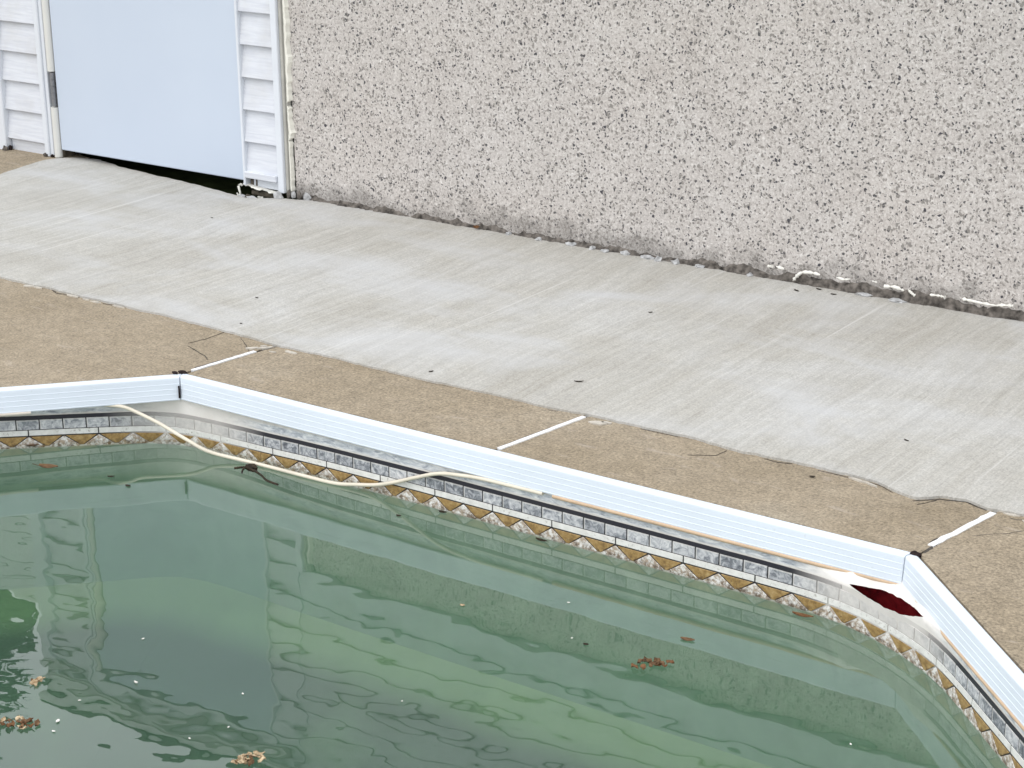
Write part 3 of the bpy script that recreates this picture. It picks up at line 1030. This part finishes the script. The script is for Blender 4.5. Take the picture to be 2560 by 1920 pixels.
# -- rubber bead under the coping, where it still sits
def bead_run(pts, mat, label=None):
    o = tube('bead_strip', pts, .0052, mat, pool, 8)
    if label: tag(o, label)
bead_run([(x, 3.2815, -.0608) for x in [-2.185 + i * .052 for i in range(17)]], MW['beadtan'], 'tan bead still seated under the long coping')
cc = off_line(3, .0265)[0]
dd = (off_line(3, .0265)[1] - cc).normalized()
bead_run([(cc.x + dd.x * t, cc.y + dd.y * t, -.0608) for t in [.012 + .05 * i for i in range(16)]], MW['beadtan'], 'tan bead under the right coping')
c0, c1_ = off_line(1, .0265)
d0 = (c1_ - c0).normalized()
bead_run([(c0.x + d0.x * t, c0.y + d0.y * t, -.0615) for t in [.3 + .05 * i for i in range(15)]], MW['beadpale'], 'pale bead under the left coping')

# -- water
wp = inset(plan, -.006)
wv2 = [(q[0], q[1], -.166) for q in wp] + [(q[0], q[1], -1.2) for q in wp]
nW = len(wp)
wf2 = [tuple(range(nW))[::-1], tuple(range(nW, 2 * nW))] + [(i, (i + 1) % nW, nW + (i + 1) % nW, nW + i) for i in range(nW)]
wat = mesh('water', wv2, wf2, MW['water'])
bm = bmesh.new(); bm.from_mesh(wat.data)
bmesh.ops.recalc_face_normals(bm, faces=bm.faces)
bmesh.ops.triangulate(bm, faces=[f for f in bm.faces if len(f.verts) > 4])
bm.to_mesh(wat.data); bm.free()
tag(wat, kind='structure')

# -- the length of bead that has come out and hangs into the water
loose = [(-3.62, 3.035, -.0610), (-3.56, 3.090, -.0610), (-3.495, 3.143, -.0620), (-3.447, 3.154, -.0600), (-3.416, 3.173, -.0640), (-3.383, 3.190, -.0780), (-3.315, 3.196, -.0950), (-3.266, 3.196, -.1080),
         (-3.216, 3.198, -.1225), (-3.179, 3.206, -.1380), (-3.147, 3.222, -.1500), (-3.071, 3.244, -.1590), (-2.985, 3.252, -.1615), (-2.893, 3.254, -.1615), (-2.799, 3.259, -.1615), (-2.745, 3.272, -.1570),
         (-2.690, 3.280, -.1480), (-2.632, 3.280, -.1280), (-2.567, 3.279, -.1010), (-2.500, 3.278, -.0760), (-2.438, 3.278, -.0665), (-2.380, 3.2790, -.0620), (-2.300, 3.2800, -.0610), (-2.212, 3.2805, -.0605)]
tag(tube('rubber_strip', spline(loose, 6), .0046, MW['bead'], None, 10), 'loose cream rubber strip hanging from the coping corner into the water', 'rubber strip')

# ------------------------------------------------------------------ house
house = empty('house', (-1.4, 4.9, 0))
tag(house, 'white sided house wall with pebble dashed base and pale blue door', 'house')
WY = 4.893
H = house
XR = 3.2
# stucco wall
box('stucco_wall', -4.322, XR, WY, WY + .16, -.12, 1.09, MW['stucco'], H)
# rough mortar along its foot
mv, mf = [], []
nx_ = 260
for i in range(nx_ + 1):
    x = lerp(-4.27, -1.15, i / nx_)
    a = .022 + .020 * fbm(x * 9, 2.2, 0) + .010 * fbm(x * 40, 5.1, 0)
    d = .011 + .008 * fbm(x * 13, 8.8, 3) + .006 * fbm(x * 55, 3.3, 1)
    a += .016 * max(0, min(1, (x + 2.75) / .4)); a = max(.004, a); d = max(.001, d)
    for (py, pz) in ((WY + .004, a), (WY - d * .35, a * .72), (WY - d * .8, a * .36), (WY - d * 1.15, .004)):
        mv.append((x, py + .0025 * fbm(x * 80, pz * 90, 1.0), pz + .003 * fbm(x * 70, py * 70, 2.0)))
for i in range(nx_):
    for k in range(3):
        mf.append((i * 4 + k, i * 4 + k + 1, i * 4 + k + 5, i * 4 + k + 4))
mesh('mortar_fillet', mv, mf, MW['mortar'], H)
for i, (x, d, w, h) in enumerate([(-3.18, .012, .035, .008), (-3.10, .016, .02, .008), (-3.05, .02, .025, .006), (-2.98, .012, .03, .01), (-2.90, .014, .05, .007), (-2.86, .02, .02, .012), (-2.80, .018, .028, .012),
                                  (-3.30, .014, .022, .006), (-2.72, .012, .03, .007), (-2.55, .012, .02, .008), (-2.18, .016, .045, .006), (-2.08, .02, .05, .006), (-3.42, .012, .016, .006)]):
    lump('mortar_lump', x, WY - d, .008, w * .5, .012, h, MW['greymortar'], H, i + .3, 2, .8)
# white foam squeezed out at the foot of the wall
def foam(pts, r, seed):
    rnd = random.Random(seed)
    P = spline([(x, WY - .012 - rnd.uniform(0, .006), z) for x, z in pts], 5)
    o = tube('foam_filler', P, [r * rnd.uniform(.25, 1.05) for _ in P], MW['foam'], H, 7)
foam([(-2.49, .044), (-2.475, .047)], .006, 1)
foam([(-2.462, .049), (-2.437, .045)], .006, 2)
foam([(-2.408, .014), (-2.395, .030), (-2.379, .043), (-2.35, .047), (-2.322, .045)], .0065, 3)
foam([(-2.272, .046), (-2.25, .042), (-2.228, .047)], .005, 4)
foam([(-2.121, .043), (-2.09, .046), (-2.062, .040)], .006, 5)
foam([(-2.049, .045), (-2.037, .036), (-2.028, .030)], .0055, 6)
foam([(-1.985, .040), (-1.955, .041), (-1.940, .040)], .0065, 7)
foam([(-1.889, .044), (-1.85, .043), (-1.80, .040), (-1.77, .046), (-1.745, .047)], .0062, 8)
foam([(-2.16, .052), (-2.145, .050)], .003, 9)
lump('foam_lump', -1.66, WY - .012, .035, .02, .008, .012, MW['foam'], H, 2.2, 2, .8)

def board(x0, x1, zb, ht, mat, y_bot=4.858, y_top=4.876, parent=H):
    """one lapped course: its lower edge stands proud of the course below"""
    yb = 4.905
    prof = [(yb, zb), (y_bot + .002, zb), (y_bot, zb + .002), (y_bot + (y_top - y_bot) * .5, zb + ht * .55), (y_top, zb + ht - .001), (yb, zb + ht - .001)]
    v = [(x, y, z) for x in (x0, x1) for y, z in prof]
    n = len(prof)
    f = [(i, i + n, (i + 1) % n + n, (i + 1) % n) for i in range(n)] + [tuple(range(n)), tuple(range(2 * n - 1, n - 1, -1))]
    o = mesh('siding_board', v, f, mat, parent)
    bm = bmesh.new(); bm.from_mesh(o.data); bmesh.ops.recalc_face_normals(bm, faces=bm.faces); bm.to_mesh(o.data); bm.free()
    return o
EXPO = .1122
z = .0575
while z < 1.80:
    board(-5.746, -5.533, z, EXPO, MW['siding']); z += EXPO
z = .185
while z < 1.80:
    board(-4.519, -4.372, z, EXPO, MW['siding']); z += EXPO
lb = board(-4.519, -4.374, .060, .1245, MW['siding'])
tag(lb, 'lowest siding board beside the door, bent at its bottom edge')
z = 1.095
while z < 1.80:
    board(-4.372, XR, z, EXPO, MW['siding'], 4.868, 4.876); z += EXPO
board(-5.746, -4.372, 1.856, .044, MW['siding'])
# the folded lower lip of the last board and the bare sheathing under it
box('board_lip', -4.520, -4.375, 4.848, 4.862, .058, .081, MW['siding'], H, .002)
box('base_board', -4.512, -4.376, 4.874, 4.90, .024, .062, MW['vinyl'], H, .002)
box('base_board', -5.742, -5.525, 4.872, 4.90, .006, .057, MW['siding'], H, .003)
box('stain_strip', -4.512, -4.500, 4.871, 4.8735, .028, .058, MW['rotten'], H)
box('stain_strip', -4.488, -4.483, 4.871, 4.8735, .020, .058, MW['rotten'], H)
# trims
box('corner_post', -5.815, -5.746, 4.846, 4.92, .008, 1.90, MW['vinyl'], H, .003)
box('channel_trim', -5.536, -5.512, 4.850, 4.90, .012, 1.90, MW['vinyl'], H, .003)
box('channel_trim', -5.512, -5.495, 4.858, 4.90, .012, 1.90, MW['vinyl'], H, .002)
box('channel_trim', -4.374, -4.347, 4.856, 4.90, .022, 1.09, MW['vinyl'], H, .0025)
box('channel_trim', -4.347, -4.336, 4.868, 4.90, .012, 1.09, MW['beige'], H, .002)
box('channel_trim', -4.336, -4.331, 4.876, 4.90, .012, 1.09, MW['beige'], H, .002)
box('door_stop', -4.530, -4.519, 4.852, 4.91, .030, 1.79, MW['vinyl'], H, .002)
# ragged cream caulk between trim and stucco
cvs, cfs = [], []
nz_ = 110
for i in range(nz_ + 1):
    zc = lerp(.03, 1.05, i / nz_)
    l = -4.3335 + .0015 * fbm(1.1, zc * 18, 0)
    w = .0150 + .0075 * fbm(3.3, zc * 22, 4) + .004 * fbm(9.1, zc * 70, 4)
    if .325 < zc < .34 or .205 < zc < .213: w = .001
    if zc < .20: w *= .55
    w = max(.0012, w)
    for k, (fx, fy) in enumerate(((0, -.006), (.25, -.014), (.7, -.012), (1.0, .004))):
        cvs.append((l + w * fx, WY + fy - .004, zc))
for i in range(nz_):
    for k in range(3):
        cfs.append((i * 4 + k, i * 4 + k + 1, i * 4 + k + 5, i * 4 + k + 4))
mesh('caulk_bead', cvs, cfs, MW['caulk'], H)
# rounded cream jamb, cut away at the hinge
def vtube(name, x, y, z0, z1, r, mat):
    return tube(name, [(x, y, z0), (x, y, (z0 + z1) / 2), (x, y, z1)], r, mat, H, 12)
vtube('door_jamb', -5.472, 4.862, .016, .205, .0155, MW['jamb'])
vtube('door_jamb', -5.472, 4.862, .340, 1.80, .0155, MW['jamb'])
box('jamb_back', -5.495, -5.457, 4.872, 4.93, .012, 1.80, MW['rotten'], H)
# door
door = bm_obj('door', box_bm(-5.454, -4.5315, 4.860, 4.902, .045, 1.785, .003, 2), MW['door'], H)
tag(door, 'pale blue flush door with a dark gap under it')
hinge = bm_obj('hinge', box_bm(-5.490, -5.459, 4.866, 4.870, .208, .337), MW['steel'], door)
for k in range(5):
    z0 = .210 + k * .0252
    tube('hinge_knuckle', [(-5.466, 4.856, z0), (-5.466, 4.856, z0 + .0120), (-5.466, 4.856, z0 + .0240)], .0078, MW['steel'], door, 12)
box('door_header', -5.495, -4.519, 4.85, 4.93, 1.806, 1.850, MW['vinyl'], H, .003)
# broken flashing and rotten sill beside the door
fl_pts = [(-4.535, .036), (-4.520, .031), (-4.49, .027), (-4.45, .023), (-4.41, .019), (-4.385, .018), (-4.372, .019)]
fv2, ff2 = [], []
rnd = random.Random(4)
F2 = spline([(x, z_) for x, z_ in fl_pts], 5)
for x, z_ in F2:
    e = rnd.uniform(-.0025, .0025)
    fv2 += [(x, 4.872, z_ + .003), (x, 4.858, z_ + .001 + e * .6), (x, 4.857 + e, z_ - .003 + e), (x, 4.872, z_ - .001)]
for i in range(len(F2) - 1):
    for k in range(3): ff2.append((i * 4 + k, i * 4 + k + 1, i * 4 + k + 5, i * 4 + k + 4))
mesh('flashing_strip', fv2, ff2, MW['foam'], H)
box('rotten_sill', -4.512, -4.385, 4.868, 4.91, -.006, .012, MW['rotten'], H, .004)
box('rotten_sill', -4.515, -4.39, 4.862, 4.90, -.05, -.026, MW['beige'], H, .006)
lump('wood_splinter', -4.540, 4.850, .030, .010, .007, .005, MW['beige'], H, 7.1, 2, .6)
tube('wood_splinter', [(-4.543, 4.84, .028), (-4.535, 4.838, .006), (-4.532, 4.836, -.022)], [.005, .004, .003], MW['caulk'], H, 6)
tube('wood_splinter', [(-4.533, 4.830, -.030), (-4.530, 4.826, -.005), (-4.535, 4.822, .008)], [.007, .006, .002], MW['caulk'], H, 6)
lump('rubble', -4.500, 4.806, .003, .016, .010, .007, MW['greymortar'], H, 1.2, 2, .7)
lump('rubble', -4.452, 4.806, .004, .020, .010, .008, MW['greymortar'], H, 2.9, 2, .7)
lump('rubble', -4.478, 4.815, .004, .010, .008, .009, MW['rotten'], H, 5.5, 2, .7)
lump('rubble', -4.425, 4.820, .004, .012, .008, .007, MW['beige'], H, 8.1, 2, .7)
lump('mortar_lump', -4.364, 4.846, .010, .016, .014, .022, MW['greymortar'], H, 3.1, 2, .5)
lump('mortar_lump', -4.335, 4.868, .016, .006, .010, .020, MW['mortar'], H, 4.4, 2, .5)
lump('mortar_lump', -4.318, 4.872, .018, .010, .008, .014, MW['greymortar'], H, 6.6, 2, .5)
lump('mortar_lump', -4.296, 4.878, .016, .009, .008, .020, MW['mortar'], H, 9.2, 2, .6)
lump('mortar_lump', -4.268, 4.884, .014, .016, .008, .016, MW['greymortar'], H, 11.2, 2, .6)
# moss and dirt at the foot of the left trim
lump('dirt_clod', -5.748, 4.842, .016, .012, .010, .014, MW['mortar'], H, 1.9, 2, .7)
lump('dirt_clod', -5.735, 4.856, .020, .008, .008, .012, MW['dirt'], H, 2.6, 2, .7)
lump('dirt_clod', -5.530, 4.850, .018, .012, .008, .008, MW['mortar'], H, 3.6, 2, .7)
lump('dirt_clod', -5.498, 4.852, .018, .007, .007, .006, MW['dirt'], H, 4.6, 2, .7)
# shell, dark inside
box('side_wall', -5.800, -5.70, 4.92, 9.0, -.12, 1.98, MW['siding'], H)
box('back_wall', -5.70, XR, 8.9, 9.0, -.12, 1.98, MW['dark'], H)
box('side_wall', XR, XR + .1, 4.90, 9.0, -.12, 1.98, MW['siding'], H)
box('inner_floor', -5.70, XR - .01, 4.955, 8.9, -.13, -.075, MW['dark'], H)
box('inner_wall', -4.372, XR, 4.906, 5.053, 1.092, 1.96, MW['dark'], H)
# roof with dark shingle edge
rv = [(-5.835, 4.800, 1.996), (XR + .3, 4.800, 1.996), (XR + .3, 7.0, 2.60), (-5.835, 7.0, 2.60), (XR + .3, 9.2, 1.996), (-5.835, 9.2, 1.996)]
rv += [(x, y, z_ + .028) for x, y, z_ in rv]
rf = [(3, 2, 1, 0), (5, 4, 2, 3), (6, 7, 8, 9), (9, 8, 10, 11), (0, 1, 7, 6), (4, 5, 11, 10), (0, 6, 9, 3), (3, 9, 11, 5), (1, 2, 8, 7), (2, 4, 10, 8)]
mesh('roof', rv, rf, MW['shingle'], H)
box('fascia', -5.825, XR + .28, 4.812, 4.832, 1.935, 1.992, MW['fence'], H)
box('frieze', -5.815, XR, 4.834, 4.90, 1.90, 1.985, MW['fence'], H)

# ------------------------------------------------------------------ what the water mirrors past the house corner
fence = empty('board_fence', (-9.5, 6.2, -.06))
tag(fence, 'white horizontal board fence standing beside the house corner', 'fence')
for k in range(20):
    box('fence_board', -13.4, -5.86, 6.19, 6.21, .02 + k * .128, .02 + k * .128 + .120, MW['fence'], fence, .003)
for k in range(5):
    x = -13.4 + k * 1.86
    box('fence_post', x, x + .09, 6.212, 6.30, -.06, 2.62, MW['fence'], fence, .004)

tree = empty('leafy_tree', (-19.3, 13.0, -.06))
tag(tree, 'tall dark green tree mirrored at the left edge of the water', 'tree')
tube('trunk', [(-19.3, 13, -.06), (-19.25, 13.02, 2.6), (-19.35, 12.98, 5.4), (-19.2, 13, 8.5)], [.34, .28, .22, .12], MW['bark'], tree, 10)
for i in range(7):
    a = i * 2.4
    z0 = 4.6 + i * .6
    tube('limb', [(-19.3, 13, z0), (-19.3 + math.cos(a) * .9, 13 + math.sin(a) * .9, z0 + .7), (-19.3 + math.cos(a) * 1.8, 13 + math.sin(a) * 1.8, z0 + 1.7)], [.11, .07, .03], MW['bark'], tree, 7)
rnd = random.Random(21)
cv, cf = [], []
clumps = []
for i in range(150):
    z_ = rnd.uniform(4.4, 11.8)
    rr = 2.0 * math.sin(math.pi * min(1, max(0.10, (z_ - 3.6) / 9.0))) ** .6
    a = rnd.uniform(0, 2 * math.pi); q = rr * math.sqrt(rnd.random())
    clumps.append((-19.3 + q * math.cos(a), 13 + q * math.sin(a), z_, rnd.uniform(.35, .65)))
for x, y, z_, r in clumps:
    for k in range(110):
        d = Vector((rnd.gauss(0, 1), rnd.gauss(0, 1), rnd.gauss(0, 1))).normalized() * r * rnd.random() ** .4
        p = Vector((x, y, z_)) + d
        u = Vector((rnd.gauss(0, 1), rnd.gauss(0, 1), rnd.gauss(0, .5))).normalized()
        w = u.cross(Vector((rnd.gauss(0, 1), rnd.gauss(0, 1), rnd.gauss(0, 1)))).normalized()
        L = rnd.uniform(.11, .20)
        b = len(cv)
        cv += [p - u * L, p + w * L * .5, p + u * L, p - w * L * .5]
        cf.append((b, b + 1, b + 2, b + 3))
mesh('crown', cv, cf, MW['crown'], tree)

# ------------------------------------------------------------------ leaves and litter
def leaf(name, x, y, z, L, W, ang, mat, label, cat, group=None, curl=.25, stalk=0.0, tilt=0.0):
    n = 5
    v, f = [], []
    for i in range(n + 1):
        t = i / n
        w = W / 2 * math.sin(math.pi * min(1, t * .92 + .06)) ** .8
        for sgn in (-1, 0, 1):
            v.append((L * (t - .5), sgn * w, curl * L * (.35 * (2 * t - 1) ** 2) + (abs(sgn) * W * curl * .5)))
    for i in range(n):
        for k in range(2):
            f.append((i * 3 + k, (i + 1) * 3 + k, (i + 1) * 3 + k + 1, i * 3 + k + 1))
    if stalk:
        b = len(v)
        v += [(-L * .5, -.0008, .001), (-L * .5, .0008, .001), (-L * .5 - stalk, .004, .0025), (-L * .5 - stalk, .0055, .0025)]
        f.append((b, b + 1, b + 3, b + 2))
    nb = len(v)
    v += [(a, b, c - .0009) for a, b, c in v]
    f += [tuple(nb + i for i in reversed(q)) for q in f]
    o = mesh(name, v, f, mat, None)
    o.location = (x, y, z)
    o.rotation_euler = (tilt, 0, ang)
    return tag(o, label, cat, group)

WZ = -.1655
LE = [  # name, x, y, length, width, angle, material, label
    ('leaf', -2.452, 3.799, .030, .008, .55, 'darkleaf', 'slim dark leaf lying mid walkway, below the brushed streaks'),
    ('leaf', -2.806, 3.658, .016, .008, 1.0, 'darkleaf', 'small dark leaf on the walkway close to its tan edge'),
    ('leaf', -2.604, 4.400, .016, .007, .8, 'darkleaf', 'single dark leaf bit on the walkway nearer the pebbled wall'),
    ('leaf', -1.691, 3.561, .016, .010, .5, 'darkleaf', 'black leaf bit alone on the tan paving towards the right'),
    ('leaf', -3.617, 3.904, .012, .006, .2, 'darkleaf', 'tiny dark leaf bit on the walkway above the left joint'),
    ('leaf', -1.607, 3.869, .018, .006, -.3, 'darkleaf', 'thin dark leaf bit on the right part of the walkway'),
    ('leaf', -2.363, 4.813, .026, .009, -.4, 'darkleaf', 'leaf scrap under the arched white foam, left of two'),
    ('leaf', -2.316, 4.861, .024, .009, -.1, 'darkleaf', 'leaf scrap touching the wall foot right of the arched foam'),
    ('leaf', -2.258, 4.837, .022, .010, .2, 'darkleaf', 'leaf scrap right of the other scraps below the foam'),
    ('leaf', -3.487, 3.695, .010, .006, .3, 'darkleaf', 'dark leaf speck at the walkway edge above the cracked paving'),
    ('leaf', -4.366, 4.516, .012, .006, .3, 'darkleaf', 'dark leaf speck on the walkway in front of the door'),
]
for nm, x, y, L, W, a, m, lab in LE:
    leaf(nm, x, y, walk_z(x, y) + .0015 if y > 3.6 else .003, L * .8, W * .75, a, MW[m], lab, 'leaf', 'leaf bits on the paving', .2)
leaf('leaf', -3.540, 4.872, .014, .022, .012, .5, MW['orange'], 'orange brown leaf caught at the foot of the pebbled wall', 'leaf', None, .5, .0, .7)
FL = [
    (-3.462, 2.955, .052, .026, .35, 'brown', 'brown leaf with a stalk floating near the left coping', .02),
    (-1.689, 3.020, .030, .014, .2, 'brown', 'small brown leaf floating above the brown leaf clump', .0),
    (-2.483, 3.268, .022, .010, .1, 'darkleaf', 'dark leaf bit at the waterline just left of the paler one', .0),
    (-2.203, 3.262, .032, .010, .0, 'darkleaf', 'dark slim leaf at the waterline below the middle joint', .0),
    (-1.548, 3.245, .046, .014, .1, 'orange', 'orange brown leaf at the waterline left of the torn liner', .0),
    (-3.541, 3.115, .024, .009, .6, 'darkleaf', 'dark leaf bit at the waterline under the left coping', .0),
    (-3.607, 3.035, .030, .010, .7, 'brown', 'brown leaf bit at the waterline near the left edge', .0),
    (-3.286, 2.996, .018, .008, .6, 'darkleaf', 'dark speck floating off the left corner, farther from the wall', .0),
    (-3.208, 2.976, .016, .010, .1, 'darkleaf', 'dark speck floating off the left corner, right of its neighbour', .0),
    (-2.554, 3.194, .014, .008, .1, 'darkleaf', 'dark speck floating under the dip of the rubber strip', .0),
    (-1.846, 2.890, .012, .008, .1, 'darkleaf', 'dark speck floating left of the brown leaf clump', .0),
    (-2.154, 2.896, .012, .008, .1, 'palebits', 'pale speck floating in mid water under the middle joint', .0),
]
for x, y, L, W, a, m, lab, st in FL:
    leaf('leaf', x, y, WZ + .001, L, W, a, MW[m], lab, 'leaf', 'leaf bits floating on the pool', .15, st)
PT = [(-2.472, 2.274, .020, 'white petal standing up on the dark water'), (-2.595, 2.415, .014, 'white petal on the dark water farthest from the camera'), (-2.273, 2.356, .013, 'white petal at the right edge of the dark deep patch'),
      (-2.511, 2.165, .012, 'white petal where the mirrored trim meets the roof edge'), (-2.485, 2.087, .024, 'white petal on the bright sky reflection, upper of two'), (-2.463, 2.057, .016, 'white petal on the bright sky reflection, lower of two'),
      (-2.209, 2.247, .011, 'white petal near the mirrored roof zigzag'), (-2.239, 2.177, .012, 'white petal left of the pale litter clump'), (-1.884, 2.897, .010, 'white fleck on the green band in mid water'),
      (-1.242, 2.825, .013, 'white fleck floating at the lower right'), (-1.978, 3.029, .014, 'white fleck floating below the ochre triangles'), (-2.006, 2.502, .010, 'white fleck over the lit underwater ledge')]
for i, (x, y, L, lab) in enumerate(PT):
    leaf('petal', x, y, WZ + .001, L * .50, L * .28, i * 1.3, MW['petal'], lab, 'petal', 'white petals floating on the pool', .6 if i == 0 else .25)

def clump(name, x, y, rx, ry, n, mats, label, seed, ang=0.0):
    root = empty(name, (x, y, WZ))
    tag(root, label, 'leaf clump')
    rnd = random.Random(seed)
    for i in range(n):
        a, q = rnd.uniform(0, 6.28), math.sqrt(rnd.random())
        px, py = math.cos(a) * q * rx, math.sin(a) * q * ry
        px, py = px * math.cos(ang) - py * math.sin(ang), px * math.sin(ang) + py * math.cos(ang)
        L = rnd.uniform(.010, .024)
        n5 = 4
        v, f = [], []
        th = rnd.uniform(0, 6.28)
        for k in range(n5 + 1):
            t = k / n5
            w = L * .28 * math.sin(math.pi * min(1, t * .9 + .07))
            for sg in (-1, 1):
                lx, ly = L * (t - .5), sg * w
                v.append((x + px + lx * math.cos(th) - ly * math.sin(th), y + py + lx * math.sin(th) + ly * math.cos(th), WZ + .001 + rnd.uniform(0, .007)))
        for k in range(n5): f.append((k * 2, k * 2 + 2, k * 2 + 3, k * 2 + 1))
        nb = len(v)
        v += [(a_, b_, c_ - .001) for a_, b_, c_ in v]
        f += [tuple(nb + q_ for q_ in reversed(g_)) for g_ in f]
        mesh('leaf', v, f, MW[rnd.choice(mats)], root)
    return root
clump('leaf_clump', -1.700, 2.885, .045, .018, 16, ['brown', 'brown', 'orange'], 'brown leaf clump floating in the right half of the water', 5, .75)
clump('leaf_clump', -2.105, 2.187, .032, .026, 20, ['palebits', 'palebits', 'brown'], 'pale brown litter clump at the bottom edge of the water', 6, .6)
clump('leaf_clump', -2.540, 2.036, .045, .016, 20, ['palebits', 'palebits', 'orange', 'brown'], 'pale orange litter clump at the lower left edge', 8, .6)
clump('leaf_clump', -2.634, 2.169, .012, .010, 6, ['palebits', 'brown'], 'tiny litter clump on the edge of the tree reflection', 9, .6)

# black rag of weed under the rubber strip, with a trailing stem
weed = empty('pond_weed', (-3.03, 3.23, -.165))
tag(weed, 'black snagged weed with a trailing stem under the rubber strip', 'weed')
lump('weed_clot', -3.043, 3.232, -.166, .018, .012, .008, MW['darkleaf'], weed, 4.2, 2, .8)
tube('weed_stem', spline([(-3.075, 3.205, -.166), (-3.055, 3.222, -.1645), (-3.02, 3.218, -.165), (-2.985, 3.205, -.165), (-2.955, 3.190, -.166), (-2.915, 3.185, -.1665)], 5), .0028, MW['darkleaf'], weed, 6)
tube('weed_stem', spline([(-3.055, 3.222, -.1645), (-3.048, 3.205, -.166), (-3.040, 3.195, -.167)], 4), .0025, MW['darkleaf'], weed, 6)
